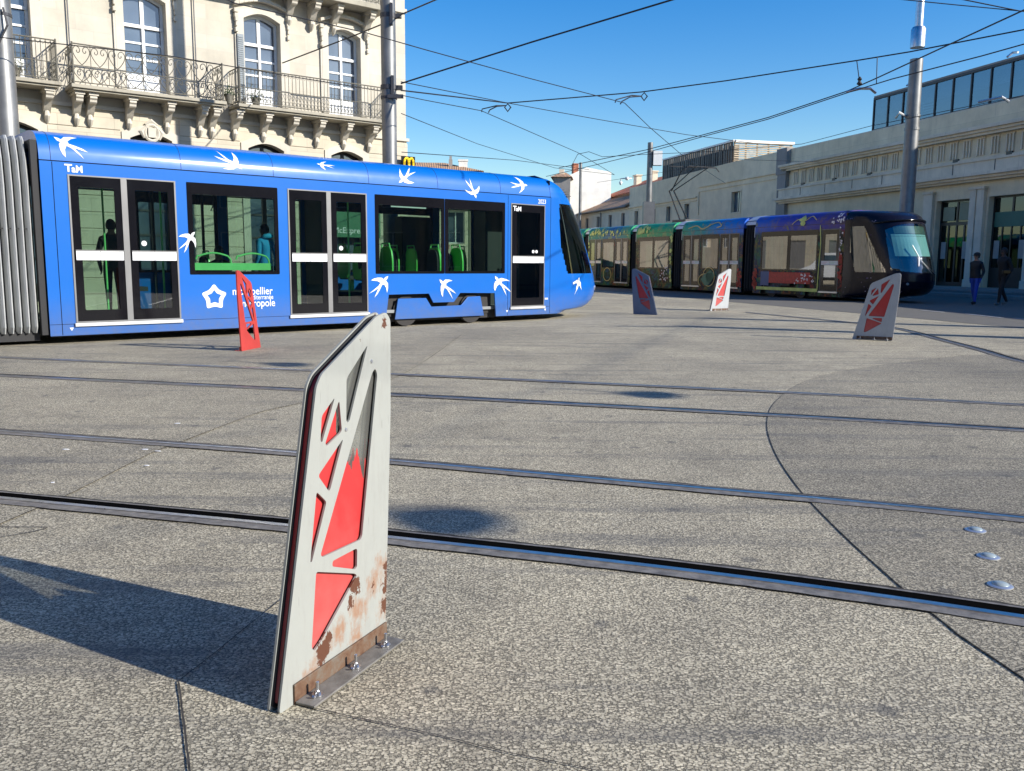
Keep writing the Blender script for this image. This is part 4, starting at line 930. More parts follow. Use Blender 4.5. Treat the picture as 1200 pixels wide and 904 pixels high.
# ------------------------------------------------------------------ poles
def pole(px, py0, dist, d0, d1, h, lab, extra=None, base_px=None):
    c = atY(px, py0, dist); r = empty('catenary_pole', (c.x, c.y, 0), 0, lab, 'pole', 'overhead line poles')
    n = 24; prof = [(d0/2*1.5, 0), (d0/2*1.5, .03), (d0/2, .05), (d0/2, 3.0), (d0/2*.98, 3.02), (d0/2*.98, h*.55), (d1/2, h)]
    MB().lathe(prof, (0, 0, 0), n).build('shaft', M['galv'], r, autos=True); return r
P1 = pole(455.5, 90, 21.3, .355, .33, 12, 'grey steel pole rising behind the blue tram roof, against the corner of the stone building')
P2 = pole(-1.5, 10, 19.0, .46, .40, 12, 'grey steel pole at the far left edge behind the bellows')
P3 = pole(1066, 190, 34.5, .54, .47, 9.0, 'thick metallic pole behind the dark tram cab before the station wall')
P4 = pole(760.5, 230, 58, .42, .34, 9.0, 'slim pale grey pole beyond the middle of the dark tram')
def hp(P, y, px=None):   # height on a pole at pixel row y
    q = P.location; import_d = q.y; r = ray(600, y); return CAMH+(r.z/r.y)*q.y
mb = MB(); t3 = hp(P3, 40)
mb.lathe([(.265, 0), (.265, .65), (.22, .74)], (0, 0, t3-.4), 24); mb.build('collar', M['steel'], P3, autos=True)
mb = MB(); mb.lathe([(.15, 0), (.14, 3.5), (.13, 3.6)], (0, 0, t3+.3), 18); mb.build('top_tube', M['steel'], P3, autos=True)
mb = MB()
for yy in (135, 150): mb.lathe([(.275, 0), (.275, .10)], (0, 0, hp(P3, yy)), 24)
mb.build('band', M['galv'], P3)
def clampset(P, y, r):
    h = hp(P, y); mb = MB(); mb.lathe([(r+.015, -.05), (r+.015, .05)], (0, 0, h), 20); mb.box(r, .14+r, -.05, .05, h-.05, h+.05); mb.box(r-.10, r-.04, -.22, -.10, h-.24, h+.24); return mb
clampset(P1, 20, .17).build('wire_clamp', M['dark_metal'], P1)
mb = clampset(P1, 104, .18); h = hp(P1, 116); mb.lathe([(.195, -.03), (.195, .03)], (0, 0, h), 20); mb.box(.0, .36, -.25, -.15, h-.04, h+.04); mb.build('wire_clamp', M['dark_metal'], P1)
h = hp(P4, 182); mb = MB(); mb.box(.18, .75, -.3, .2, h-.6, h+.3); mb.build('signal_box', M['offwhite'], P4)
h = hp(P4, 245); mb = MB(); mb.box(-.35, .35, -.35, .35, h-1.2, h+.5); mb.build('control_box', M['gutter'], P4)
mb = MB(); h = hp(P2, 22); mb.lathe([(.24, -.03), (.24, .03)], (0, 0, h), 20); mb.tube([(.2, -.2, h+.1), (.28, -.22, h-.25), (.1, -.25, h-.6)], .02, 6); mb.build('wire_clamp', M['dark_metal'], P2)
# far thin masts at the left of the white house
q = atY(680, 230, 75); r = empty('antenna_mast', (q.x, q.y, 0), 0, 'thin lamp mast standing in front of the white gabled house', 'mast'); MB().tube([(0, 0, 0), (0, 0, 9.6)], .12, 8).build('shaft', M['galv'], r); MB().tube([(-.9, 0, 3), (-.9, 0, 7.2)], .05, 6).build('side_tube', M['galv'], r)
# ------------------------------------------------------------------ overhead wires
def wire(pts, r, lab, cat='wire', name='overhead_wire', sag=0.0):
    P = [Vector(p) for p in pts]; out = []
    for a, b in zip(P, P[1:]):
        for k in range(8): t = k/8; q = a.lerp(b, t); q.z -= sag*4*t*(1-t); out.append(q)
    out.append(P[-1]); o = MB().tube(out, r, 5).build(name, M['wire']); return tag(o, lab, cat, 'overhead tram wires')
p1c = Vector((P1.location.x+.3, P1.location.y-.1, 0))
def on1(y): return Vector((p1c.x, p1c.y, hp(P1, y)))
wire([on1(100), at(622, 50, 5.95), at(788, 0, 6.3), at(1010, -66, 6.6)], .019, 'thick dark wire climbing from the building-corner pole to the top edge above the middle')
wire([on1(20), at(520, -4, 6.9), at(700, -80, 7)], .017, 'dark wire leaving the upper clamp of the building-corner pole toward the top edge')
wire([on1(22), at(415, 42, 6.8), at(331, 74, 6.6)], .017, 'dark wire crossing the right-hand tall window of the stone building')
wire([at(180, -40, 5.75), at(275, 4, 5.7), at(430, 39, 5.65), at(500, 59, 5.6), at(620, 92, 5.6), at(732, 121, 5.55), at(762, 150, 5.55), at(797, 180, 5.55), at(850, 215, 5.6)], .011, 'higher contact wire running from the stone facade down right to the louvred roof box')
wire([at(-60, 40, 5.75), at(0, 44, 5.7), at(200, 66, 5.65), at(330, 88, 5.6), at(447, 107, 5.6), at(500, 118, 5.6), at(564, 130, 5.55), at(677, 179, 5.55), at(720, 205, 5.55)], .011, 'thin contact wire crossing the stone facade and bending at the left pull-off arm')
wire([on1(108), at(595, 121, 5.95), at(752, 108, 6.2), at(850, 95, 6.3), at(1005, 71, 6.4), at(1066, 61, 6.5), at(1200, 35, 6.6), at(1300, 16, 6.7)], .017, 'long span wire from the building-corner pole across the sky carrying both pull-off arms')
wire([on1(98), at(595, 121, 5.9), at(700, 140, 5.9), at(804, 158, 5.9), at(900, 170, 6)], .011, 'thin wire dipping from the pole through the left pull-off toward the station roof')
wire([on1(135), at(560, 169, 5.5), at(650, 197, 5.5), at(720, 205, 5.6)], .010, 'lowest thin wire slanting from the pole down to the white gabled house')
wire([on1(180), at(603, 188, 5.0), at(690, 199, 5.2)], .010, 'faint level wire just above the blue tram roof')
wire([at(640, 207, 5.6), at(700, 193, 5.6), at(765, 177, 5.6), at(825, 160, 5.6), at(900, 140, 5.6), at(993, 109, 5.6), at(1045, 93, 5.6), at(1150, 66, 5.6), at(1200, 52, 5.6), at(1290, 30, 5.6)], .014, 'lower contact wire of the pair passing before the tall right-hand pole')
wire([at(655, 197, 5.75), at(757, 176, 5.75), at(825, 158, 5.75), at(900, 138, 5.75), at(993, 107, 5.75), at(1027, 92, 5.8), at(1109, 54, 5.85), at(1200, 12, 5.9), at(1260, -15, 5.9)], .016, 'upper wire of the pair that climbs steeply to the top right corner')
wire([at(1050, -1, 7.2), at(1120, 6, 7.1), at(1194, 13, 7)], .012, 'short wire along the top edge meeting the steep wire at the right corner')
wire([at(1120, -2, 7.2), at(1194, 13, 7), at(1260, 20, 7)], .014, 'second short wire at the top right corner')
wire([at(677, 181, 5.6), at(690, 178, 5.7), at(706, 184, 5.7), at(760, 181, 5.8), at(830, 178, 5.9), at(940, 169, 6), at(1020, 148, 6.1), at(1200, 112, 6.2)], .011, 'thin kinked wire passing right of the white house to the glazed roof terrace')
wire([at(677, 181, 5.6), at(669, 196, 5.3)], .011, 'tiny drop wire beside the kinked wire above the white house')
wire([at(700, 214, 5.6), at(760, 205, 5.6), at(860, 187, 5.6), at(960, 190, 5.6)], .009, 'faint wire in front of the louvred roof box')
for (a, b), lab in zip((((1004, 71), (1007.5, 98)), ((1028, 67.5), (1027, 99))), ('left vertical dropper between the two wires beside the right pole', 'right vertical dropper between the two wires beside the right pole')):
    wire([at(*a, 6.4), at(*b, 5.72)], .012, lab, 'dropper', 'wire_dropper')
def pulloff(pa, ha, pts, lab):
    r = empty('pull_off_arm', at(*pa, ha), 0, lab, 'wire fitting', 'pull-off arms on the span wires'); o = at(*pa, ha)
    L = lambda p, h: at(*p, h)-o
    mb = MB(); mb.tube([Vector((0, 0, -.02)), Vector((-.09, 0, -.12)), Vector((0, 0, -.24)), Vector((.09, 0, -.12))], .022, 6, closed=True); mb.build('insulator_ring', M['wire'], r)
    for tr in pts: MB().tube([L(p, h) for p, h in tr], .018, 6).build('arm', M['wire'], r)
pulloff((595, 121), 5.92, [[((593, 124), 5.85), ((582, 124), 5.8), ((565, 128), 5.7), ((564.5, 131), 5.58)], [((593, 124), 5.85), ((582, 125), 5.76), ((574, 129), 5.66), ((572.5, 132), 5.58)]], 'dark pull-off arm hooked on the span wire over the blue tram nose')
pulloff((755, 108), 6.18, [[((752, 113), 6.0), ((740, 112), 6.0), ((722, 117), 5.8), ((721, 120), 5.58)], [((752, 113), 6.0), ((738, 114), 5.92), ((729, 119), 5.7), ((727, 122), 5.58)]], 'dark pull-off arm hooked on the span wire over the middle of the dark tram')
r = empty('wire_insulator', at(992, 109, 5.6), 0, 'silver crooked arm holding the wires left of the right-hand pole', 'wire fitting'); o = at(992, 109, 5.6)
MB().tube([at(992, 108, 5.66)-o, at(1008, 104, 5.7)-o, at(1020, 104, 5.7)-o, at(1026, 109, 5.62)-o], .035, 6).build('arm', M['steel'], r); MB().lathe([(.03, 0), (.07, .03), (.03, .1), (.06, .14), (.02, .2)], at(1007, 100, 5.7)-o, 8).build('insulator_ring', M['wire'], r)
for a, b, hh, lab in (((1146, 120), (1182, 118), 7.2, 'pale bracket arm in front of the glazed roof terrace'), ((1050, 138), (1062, 136), 6.9, 'short pale arm fixed left of the right-hand pole')):
    r = empty('bracket_arm', at(*a, hh), 0, lab, 'wire fitting'); MB().tube([Vector((0, 0, 0)), at(b[0]-8, b[1]-4, hh+.1)-at(*a, hh), at(b[0], b[1]+1, hh)-at(*a, hh)], .05, 6).build('arm', M['alu'], r)
# discs added out of frame only to cast the dark patches on the square
for (bx, by), s, lab in (((-.27, 4.22), 1.0, 'round disc added out of view to cast the nearest dark patch'), ((1.41, 8.51), 1.0, 'round disc added out of view, its shadow between the farther rails'), ((-2.76, 10.81), .9, 'round disc added out of view, its shadow right of the red barrier')):
    hh = 6.5; k = hh/math.tan(math.radians(SUN_EL)); d = Vector((SUN.x, SUN.y, 0)).normalized(); c = Vector((bx, by, 0))+d*k; c.z = hh
    r = empty('shadow_disc', c, 0, lab, 'shadow caster', 'added shadow discs')
    mb = MB(); mb.lathe([(.10, .16), (.23*s, .05), (.25*s, 0), (.22*s, -.03), (.05, -.06)]); mb.build('disc_body', M['galv'], r, smooth=True)
    mb = MB(); mb.tube([(0, 0, .15), (0, 0, .5)], .02, 6); mb.tube([(-9, -14, 2.4), (0, 0, .5), (9, 14, 2.4)], .007, 5); mb.build('suspension_cable', M['wire'], r)
for (x, y, hh), lab in (((13.4, 13.9, 5.2), 'tall grey pole standing right of the square outside the view, nearer one'), ((15.2, 16.4, 5.6), 'tall grey pole standing right of the square outside the view, farther one')):
    r = empty('street_pole', (x, y, 0), 0, lab, 'pole', 'poles right of the square'); MB().lathe([(.38, 0), (.38, .03), (.24, .05), (.20, hh)], n=16).build('shaft', M['galv'], r, autos=True)
    MB().box(-1.6, 0, -.06, .06, hh-.12, hh-.05).build('bracket', M['galv'], r)
# ------------------------------------------------------------------ stone building on the left
FB = Frame(-9.098, 23.5, 38.0)
bl = fempty('stone_building', FB, 'pale limestone corner building with arched windows and iron balconies behind the blue tram', 'building')
WC = [-6.6, -3.5, -.37, 2.72, 5.22]; HWd = .52
holes = []; gholes = []
for c in WC:
    holes += [arch(c-HWd, c+HWd, 5.56, 7.80, .17)]
    holes += [arch(c-HWd, c+HWd, 9.15, 11.2, .15)]
    gholes += [arch(c-HWd*1.02, c+HWd*1.02, .25, 4.36, .16)]
U0, U1, DEP = -9.0, 7.30, 9.5
mb = MB(); mb.plate([(U0, 4.98), (U1, 4.98), (U1, 14.5), (U0, 14.5)], holes, 0, .38); mb.build('upper_wall', M['stone'], bl)
mb = MB(); mb.plate([(U0, 0), (U1, 0), (U1, 4.98), (U0, 4.98)], gholes, -.03, .38); mb.build('ground_floor_wall', M['stone_rust'], bl)
mb = MB(); mb.plate(rect(.38, DEP, 0, 14.5), [rect(a, a+1.05, z, z+2.3) for a in (2.0, 5.2) for z in (5.6, 9.2)], U1-.38, U1-.003, plane='yz'); mb.box(U0, U1-.4, DEP-.3, DEP, 0, 14.5); mb.box(U0, U0+.3, .4, DEP-.3, 0, 14.5); mb.build('side_wall', M['stone'], bl)
mb = MB(); mb.box(U0-.5, U1+.5, -.5, DEP+.5, 14.5, 14.9); mb.box(U0-.3, U1+.3, -.3, DEP+.3, 14.2, 14.5); mb.build('cornice', M['stone_trim'], bl)
mb = MB(); mb.add([(U0-.5, -.5, 14.92), (U1+.5, -.5, 14.92), (U1+.5, DEP+.5, 14.92), (U0-.5, DEP+.5, 14.92), (U0+3, DEP/2, 17), (U1-3, DEP/2, 17)], [(0, 1, 5, 4), (1, 2, 5), (2, 3, 4, 5), (3, 0, 4)]); mb.build('roof', M['tile_red'], bl)
# floors and dark interior so windows have depth
mb = MB(); mb.box(U0+.3, U1-.4, .9, .95, .1, 14.1); mb.build('interior_wall', M['win_dark'], bl)
# string courses
mb = MB(); mb.box(U0-.02, U1+.06, -.10, -.005, 4.98, 5.07); mb.box(U0-.02, U1+.04, -.06, -.003, 8.78, 8.9)
mb.build('string_course', M['stone_trim'], bl)
def french_window(c, z0, z1, rise, rows, y=.22, fill='pane', nm='window'):
    a, b = c-HWd, c+HWd
    mb = MB(); fr = arch(a, b, z0, z1, rise); inner = []
    tz = z0+(z1-z0)*.72
    mids = [z0+.42]+[z0+.42+(tz-z0-.42)*k/rows for k in range(1, rows)]
    # outer frame with two leaves and fanlight openings
    hs = []
    for s in (0, 1):
        x0 = a+.07 if s == 0 else c+.045; x1 = c-.045 if s == 0 else b-.07
        zs = mids+[tz]
        for q0, q1 in zip(zs, zs[1:]): hs.append(rect(x0, x1, q0+.025, q1-.025))
        hs.append([(x0, tz+.06), (x1, tz+.06)]+[(x1+(x0-x1)*k/4, z1-.08+rise*math.sin(PI*((b-(x1+(x0-x1)*k/4))/(b-a)))) for k in range(5)])
    mb.plate(fr, hs, y, y+.06, m=0); w_ = mb.build(nm, M['offwhite'] if nm == 'window' else M['door_dark'], bl)
    MB().plate(arch(a+.02, b-.02, z0+.02, z1-.02, rise), (), y+.035, y+.045).build('pane', M['pane'], w_)
    mb = MB(); mb.box(c-.03, c+.03, y-.03, y-.001, z0+.02, tz); mb.box(a+.03, b-.03, y-.045, y-.001, tz-.03, tz+.04); mb.build('transom', M['offwhite'] if nm == 'window' else M['door_dark'], w_)
    return w_
for c in WC:
    french_window(c, 5.56, 7.80, .17, 3); french_window(c, 9.15, 11.2, .15, 3); french_window(c, .25, 4.36, .16, 4, nm='shop_window')
    # carved surrounds
    for z0, z1, ri, gf in ((5.56, 7.80, .17, False), (.25, 4.36, .16, True)):
        o_ = .20; yb = -.03 if gf else 0
        outer = arch(c-HWd-o_, c+HWd+o_, z0, z1+.14, ri+.05); innr = arch(c-HWd+.004, c+HWd-.004, z0-.0, z1, ri)
        outer2 = [(c-HWd-o_, z0), (c-HWd, z0)]+[p for p in arch(c-HWd, c+HWd, z0, z1, ri)[2:][::-1]]+[(c+HWd, z0), (c+HWd+o_, z0)]+outer[2:]
        mb = MB(); mb.plate(outer2, (), yb-.055, yb-.002)
        s = mb.build('window_surround', M['stone_trim'], bl)
        if not gf:
            # hood moulding and side consoles
            mb = MB(); pts = [(c-.80+1.6*k/12, -.10, 8.06+.20*math.sin(PI*k/12)) for k in range(13)]
            for p0, p1 in zip(pts, pts[1:]):
                mb.add([(p0[0], -.17, p0[2]), (p1[0], -.17, p1[2]), (p1[0], -.17, p1[2]+.09), (p0[0], -.17, p0[2]+.09), (p0[0], -.002, p0[2]), (p1[0], -.002, p1[2]), (p1[0], -.002, p1[2]+.12), (p0[0], -.002, p0[2]+.12)], [(0, 1, 2, 3), (3, 2, 6, 7), (0, 4, 5, 1), (0, 3, 7, 4), (1, 5, 6, 2)])
            for sgn in (-1, 1):
                x = c+sgn*.74; mb.box(x-.035, x+.035, -.05, -.002, 5.6, 7.35)
                for zc, rr in ((7.95, .06), (7.82, .05), (7.72, .035), (7.60, .025), (7.45, .04)): mb.obox((x, -.07, zc), (rr, 0, 0), (0, .06, 0), (0, 0, .055))
            mb.build('hood_mould', M['stone_trim'], s, bevel=.012)
# rusticated joints of the ground floor are real grooves of shade: thin projecting courses
segs = [U0]+[x for c in WC for x in (c-HWd-.21, c+HWd+.21)]+[U1+.02]
for a, b in zip(segs[::2], segs[1::2]):
    if b <= a: continue
    mb = MB()
    for k in range(12): z = .02+k*.41; mb.box(a, b, -.055, -.032, z, z+.385)
    mb.build('rusticated_pier', M['stone_rust'], bl, bevel=.012)
# cartouches
for c in (-.37,):
    x, z = FB.px(178, 156, -.1); mb = MB()
    n = 16; mb.tube([(x+.17*math.cos(2*PI*k/n), -.09, z+.2*math.sin(2*PI*k/n)) for k in range(n)], .045, 6, closed=True); mb.obox((x, -.08, z), (.10, 0, 0), (0, .07, 0), (0, 0, .12))
    mb.tube([(x-.16, -.08, z+.12), (x-.26, -.08, z+.02), (x-.18, -.08, z-.14)], [.05, .07, .03], 6); mb.tube([(x+.16, -.08, z+.12), (x+.26, -.08, z+.0), (x+.18, -.08, z-.16)], [.05, .06, .03], 6); mb.tube([(x-.15, -.08, z+.2), (x, -.08, z+.30), (x+.15, -.08, z+.2)], [.03, .06, .03], 6)
    mb.build('carved_cartouche', M['stone_trim'], bl, autos=True)
# downpipes
for px in (82, 229):
    x, z = FB.px(px, 60, -.06); MB().tube([(x, -.07, 4.9 if px > 100 else 4.6), (x, -.07, 14.3)], .017, 8).build('downpipe', M['gutter'], bl)
# balconies
def console(x, ztop, proj=.60, nm='console'):
    prof = [(-.003, ztop), (-proj, ztop), (-proj, ztop-.13), (-proj*.86, ztop-.20), (-proj*.72, ztop-.24), (-proj*.55, ztop-.30), (-proj*.42, ztop-.40), (-.12, ztop-.50), (-.003, ztop-.54)]
    mb = MB(); mb.plate(prof, (), x-.08, x+.08, plane='yz'); mb.box(x-.11, x+.11, -proj-.03, -.003, ztop-.07, ztop-.002)
    mb.tube([(x-.08, -proj*.80, ztop-.17), (x+.08, -proj*.80, ztop-.17)], .075, 10)
    # leaf drop below
    mb.tube([(x, -.12, ztop-.46), (x, -.15, ztop-.58), (x, -.09, ztop-.70), (x, -.04, ztop-.76)], [.05, .075, .05, .015], 7)
    return mb.build(nm, M['stone_trim'], bl, autos=True)
def scroll(cx, cz, r, s, y, turns=1.25, n=14):
    out = []
    for k in range(n+1):
        t = k/n; a = s*(PI*.9-t*turns*2*PI); rr = r*(1-.72*t); out.append((cx+rr*math.cos(a)*1, y, cz+rr*math.sin(a)*s))
    return out
def heart(mb, c, z0, z1, w, y, ax=None):
    """one scrolled heart panel between rails"""
    h = z1-z0
    for s in (-1, 1):
        pts = [(0, z0+.02*h), (s*w*.22, z0+.22*h), (s*w*.42, z0+.50*h), (s*w*.46, z0+.72*h), (s*w*.34, z0+.90*h), (s*w*.16, z0+.88*h), (s*w*.08, z0+.72*h), (s*w*.16, z0+.60*h), (s*w*.26, z0+.66*h), (s*w*.22, z0+.76*h)]
        P = [Vector((p[0], 0, p[1])) for p in pts]; P = [P[0]*2-P[1]]+P+[P[-1]*2-P[-2]]; out = []
        for i in range(1, len(P)-2):
            for k in range(3):
                t = k/3; a, b, cc, d = P[i-1:i+3]; q = .5*((2*b)+(cc-a)*t+(2*a-5*b+4*cc-d)*t*t+(3*b-a-3*cc+d)*t**3); out.append(q)
        out = [ax(c+q.x, y, q.z) for q in out]
        mb.tube(out, .0095, 4, cap=False)
def railing(u0, u1, z, y, proj, style, par, h=.93):
    mb = MB(); idf = lambda a, b, c: (a, b, c)
    zt = z+h; zm = z+h*.47
    for zz, r_ in ((zt, .018), (zm, .012), (z+.06, .014)):
        mb.tube([(u0, -.02, zz), (u0, y, zz), (u1, y, zz), (u1, -.02, zz)], r_, 5)
    for u in (u0, u1): mb.tube([(u, y, z), (u, y, zt+.04)], .022, 6)
    segs = [(u0, u1, lambda a, b, c: (a, y, c))]
    sides = [(-proj+.0, 0, lambda a, b, c, u=u0: (u, a, c)), (-proj, 0, lambda a, b, c, u=u1: (u, a, c))]
    if style == 'heart':
        n = max(3, round((u1-u0)/.40))
        for a0, a1, ax in segs+sides:
            nn = n if ax is segs[0][2] else 2; w_ = (a1-a0)/nn
            for k in range(nn):
                c = a0+w_*(k+.5); heart(mb, c, zm+.01, zt-.01, w_, 0, ax); heart(mb, c, z+.07, zm-.005, w_, 0, ax)
                p = [ax(a0+w_*k, 0, z+.05), ax(a0+w_*k, 0, zt)]; mb.tube(p, .008, 4)
    else:
        for a0, a1, ax in segs+sides:
            nn = max(3, int((a1-a0)/.105)); w_ = (a1-a0)/nn
            for k in range(nn+1):
                u = a0+w_*k; mb.tube([ax(u, 0, z+.04), ax(u, 0, zt)], .0085, 4, cap=False)
                if k < nn:
                    c = u+w_/2; mb.tube([ax(c+w_*.42*math.cos(t*PI/4), 0, z+.14+.05*math.sin(t*PI/4)) for t in range(9)], .006, 4, cap=False)
                    mb.tube([ax(u, 0, z+.22), ax(c, 0, z+.33), ax(u+w_, 0, z+.22)], .006, 4, cap=False)
                    mb.tube([ax(u, 0, zt-.03), ax(c, 0, zt-.11), ax(u+w_, 0, zt-.03)], .006, 4, cap=False)
    return mb.build('railing', M['iron'], par)
PR = .72
def balcony(pxa, pxb, ybot, style, zb=None, cons=()):
    ua, _ = FB.px(pxa, ybot, -PR); ub, _ = FB.px(pxb, ybot, -PR)
    z = zb
    mb = MB(); mb.box(ua-.05, ub+.05, -PR-.06, -.003, z+.05, z+.13); mb.box(ua, ub, -PR, -.003, z, z+.05)
    b = mb.build('balcony', M['slab'], bl, bevel=.008)
    railing(ua+.02, ub-.02, z+.13, -PR+.02, PR-.02, style, b)
    return ua, ub
ZB = 5.27
x, ZB = FB.px(200, 118, -PR); 
balcony(-160, 69, 96, 'bar', ZB); balcony(86, 262, 100, 'heart', ZB); ua, ub = balcony(281, 462, 120, 'bar', ZB)
for px in (-30, 10, 59, 94, 110, 156, 201, 240, 254, 281, 315, 347, 378, 410, 440):
    x, _ = FB.px(px, 125, -.55); console(x, ZB-.002)
x, z2 = FB.px(400, 3, -PR)
ua, _ = FB.px(325, -10, -PR); ub, _ = FB.px(456, 18, -PR)
mb = MB(); mb.box(ua, ub, -PR-.05, -.003, z2, z2+.14); b = mb.build('balcony', M['slab'], bl, bevel=.008); railing(ua+.02, ub-.02, z2+.14, -PR+.02, PR-.02, 'bar', b)
for px in (345, 372, 398, 436): x, _ = FB.px(px, 12, -.5); console(x, z2-.002)
mb = MB(); mb.box(-9, ua-.6, -PR-.05, -.003, z2, z2+.14); b = mb.build('balcony', M['slab'], bl); railing(-8.9, ua-.7, z2+.14, -PR+.02, PR-.02, 'heart', b)
# side street balconies at the corner
for zz in (ZB, z2):
    mb = MB(); mb.box(U1, U1+.42, 1.4, 6.6, zz, zz+.14); b = mb.build('balcony', M['slab'], bl)
    rb = MB()
    rb.tube([(U1, 1.45, zz+1.05), (U1+.38, 1.45, zz+1.05), (U1+.38, 6.55, zz+1.05), (U1, 6.55, zz+1.05)], .018, 5)
    for k in range(40): y = 1.45+5.1*k/39; rb.tube([(U1+.38, y, zz+.1), (U1+.38, y, zz+1.05)], .01, 4)
    for k in range(4): rb.tube([(U1+.1*k, 1.45, zz+.1), (U1+.1*k, 1.45, zz+1.05)], .01, 4)
    rb.build('railing', M['iron'], b)
    for y in (1.7, 3.4, 5.0, 6.4): 
        mb = MB(); mb.plate([(U1-.001, zz-.002), (U1+.36, zz-.002), (U1+.34, zz-.14), (U1+.1, zz-.42), (U1-.001, zz-.5)], (), y-.1, y+.1); mb.build('console', M['stone_trim'], bl)
# plants on balconies
def bush(x, z, y, par, sc=.3, n=160):
    mb = MB()
    for k in range(n):
        d = Vector((random.gauss(0, .4), random.gauss(0, .35), abs(random.gauss(0, .5))))*sc; c = Vector((x, y, z))+d
        a = Vector((R(-1, 1), R(-1, 1), R(-1, 1))).normalized()*.03; b = a.orthogonal().normalized()*.018
        mb.add([c-a, c+b, c+a, c-b], [(0, 1, 2, 3)])
    return mb.build('balcony_plant', M['leaf'], par)
M['leaf'] = simple('plant_leaves', (.05, .075, .03), .6, var=.4, scale=30)
for px, py, lab in ((18, 88, 'green potted plant on the leftmost balcony'), (268, 106, 'leafy plant at the left end of the barred balcony'), (300, 118, 'low plant in the middle of the barred balcony')):
    x, z = FB.px(px, py, -.45); r = fempty('potted_plant', FB, lab, 'plant', 'potted plants on the balconies'); bush(x, ZB+.33, -.45, r, .28)
    MB().lathe([(.08, 0), (.12, .22), (.13, .22), (.13, .25), (.02, .25)], (x, -.45, ZB+.13), 12).build('pot', M['iron'], r, autos=True)
# grey louvred shutter leaf beside second window and grey quoin
for x0, z0, z1 in ((FB.px(278, 60, -.05)[0], 5.6, 7.35),):
    mb = MB(); mb.box(x0, x0+.17, -.10, -.06, z0, z1)
    for k in range(30): mb.box(x0+.02, x0+.15, -.115, -.10, z0+.06+k*.055, z0+.085+k*.055)
    mb.build('shutter', simple('blue_grey_paint', (.20, .23, .25), .6), bl)
# wall street sign of the golden letter
xs, zs = FB.px(484, 190, -.4)
sg = fempty('restaurant_sign', FB, 'black square sign with a yellow rounded letter M projecting at the building corner', 'sign')
u0, za = FB.px(470.5, 183, -.25); u1, zb = FB.px(485.5, 197, -.25)
MB().box(u0, u1, -.30, -.22, zb-.05, za).build('sign_board', M['black'], sg)
cx = (u0+u1)/2; wz = (za-zb); ww = (u1-u0)*.36; mb = MB()
for s in (-1, 1):
    mb.tube([(cx+s*ww*.5+ww*.5*math.cos(PI*k/10), -.31, zb+.04+wz*.72*math.sin(PI*k/10)**.6) for k in range(11)], .035, 6)
m = NT('sign_yellow'); m.bsdf(color=(.85, .55, .02), rough=.4, emit=(1, .65, .03, 1), es=.35); mb.build('sign_letter', m.mat, sg)
MB().box(U1-.02, u1, -.28, -.24, zb-.2, zb-.14).build('bracket', M['dark_metal'], sg)
# green shop front on the ground floor, seen through the tram
u0, za = FB.px(391, 252, -.1); u1, zb = FB.px(425, 285, -.1)
sg = fempty('shop_fascia', FB, 'dark green shop fascia with white lettering seen through the second tram doors', 'sign')
MB().box(u0-.3, u1+.6, -.14, -.06, 2.0, 2.75).build('sign_board', simple('green_fascia', (.02, .13, .06), .4), sg); text('sign_text', 'McExpress', .25, M['white'], sg, (u0-.05, -.145, 2.12), depth=.002)
# ------------------------------------------------------------------ station side
FS = Frame(21.307, 40.0, -76.0)
st = fempty('station_building', FS, 'long shaded station building with grooved frieze, tall glazed doors and roof terrace at right', 'building')
SX0, SX1 = -16.95, 14.0
doors = [(-3.30, -1.08), (.02, 2.25), (3.4, 5.6), (6.8, 9.0)]
GZ = .30; DT = 4.35
mb = MB(); outer = [(SX0, GZ-.3), (SX1, GZ-.3), (SX1, 8.35), (SX0, 8.35)]
mb.plate(outer, [rect(a, b, GZ, DT) for a, b in doors], 0, .6); mb.build('wall', M['st_wall'], st)
mb = MB(); mb.box(SX0, SX1, .62, 16, 0, 8.3); mb.build('hall', M['st_wall'], st)
mb = MB()   # cornice, parapet, ledge
mb.box(SX0-.15, SX1, -.55, -.004, 7.30, 7.44); mb.box(SX0-.10, SX1, -.42, -.004, 7.18, 7.30); mb.box(SX0-.05, SX1, -.30, -.004, 7.06, 7.18)
mb.box(SX0-.05, SX1, -.12, -.004, 7.44, 7.55)
mb.build('cornice', M['st_trim'], st)
mb = MB(); mb.box(SX0-.6, SX1, -.60, -.004, 5.28, 5.42); mb.box(SX0-.45, SX1, -.45, -.004, 5.16, 5.28); mb.box(SX0-.3, SX1, -.30, -.004, 5.06, 5.16)
mb.box(SX0-.3, SX1, -.36, -.20, 5.42, 5.92); mb.box(SX0-.35, SX1, -.42, -.14, 5.92, 6.0)
for k in range(13): u = SX0-.3+2.55*k; mb.box(u-.02, u+.02, -.375, -.361, 5.42, 5.92, m=1)
mb.build('ledge', [M['st_trim'], M['dark_metal']], st)
mb = MB()
for k in range(36):
    u = SX0+1.15+.84*k
    if u > SX1-.5: break
    for j in (-.18, 0, .18): mb.box(u+j-.035, u+j+.035, -.07, -.003, 6.22, 6.95)
    mb.box(u-.24, u+.24, -.05, -.003, 6.95, 7.03); mb.box(u-.24, u-.225, -.055, -.003, 6.2, 6.95)
mb.box(SX0, SX1, -.09, -.003, 6.04, 6.12); mb.build('frieze', M['st_trim'], st)
mb = MB()
for k in range(9): u = SX0+2.0+3.2*k; MB().box(u-.16, u+.16, -.10, -.003, 6.06, 6.2).build('vent_grille', M['door_dark'], st)
mb = MB()  # pilasters between doors
pil = [SX0+.3, -15.2, -13.4, -11.6, -9.8, -8.0, -6.2, -4.4]
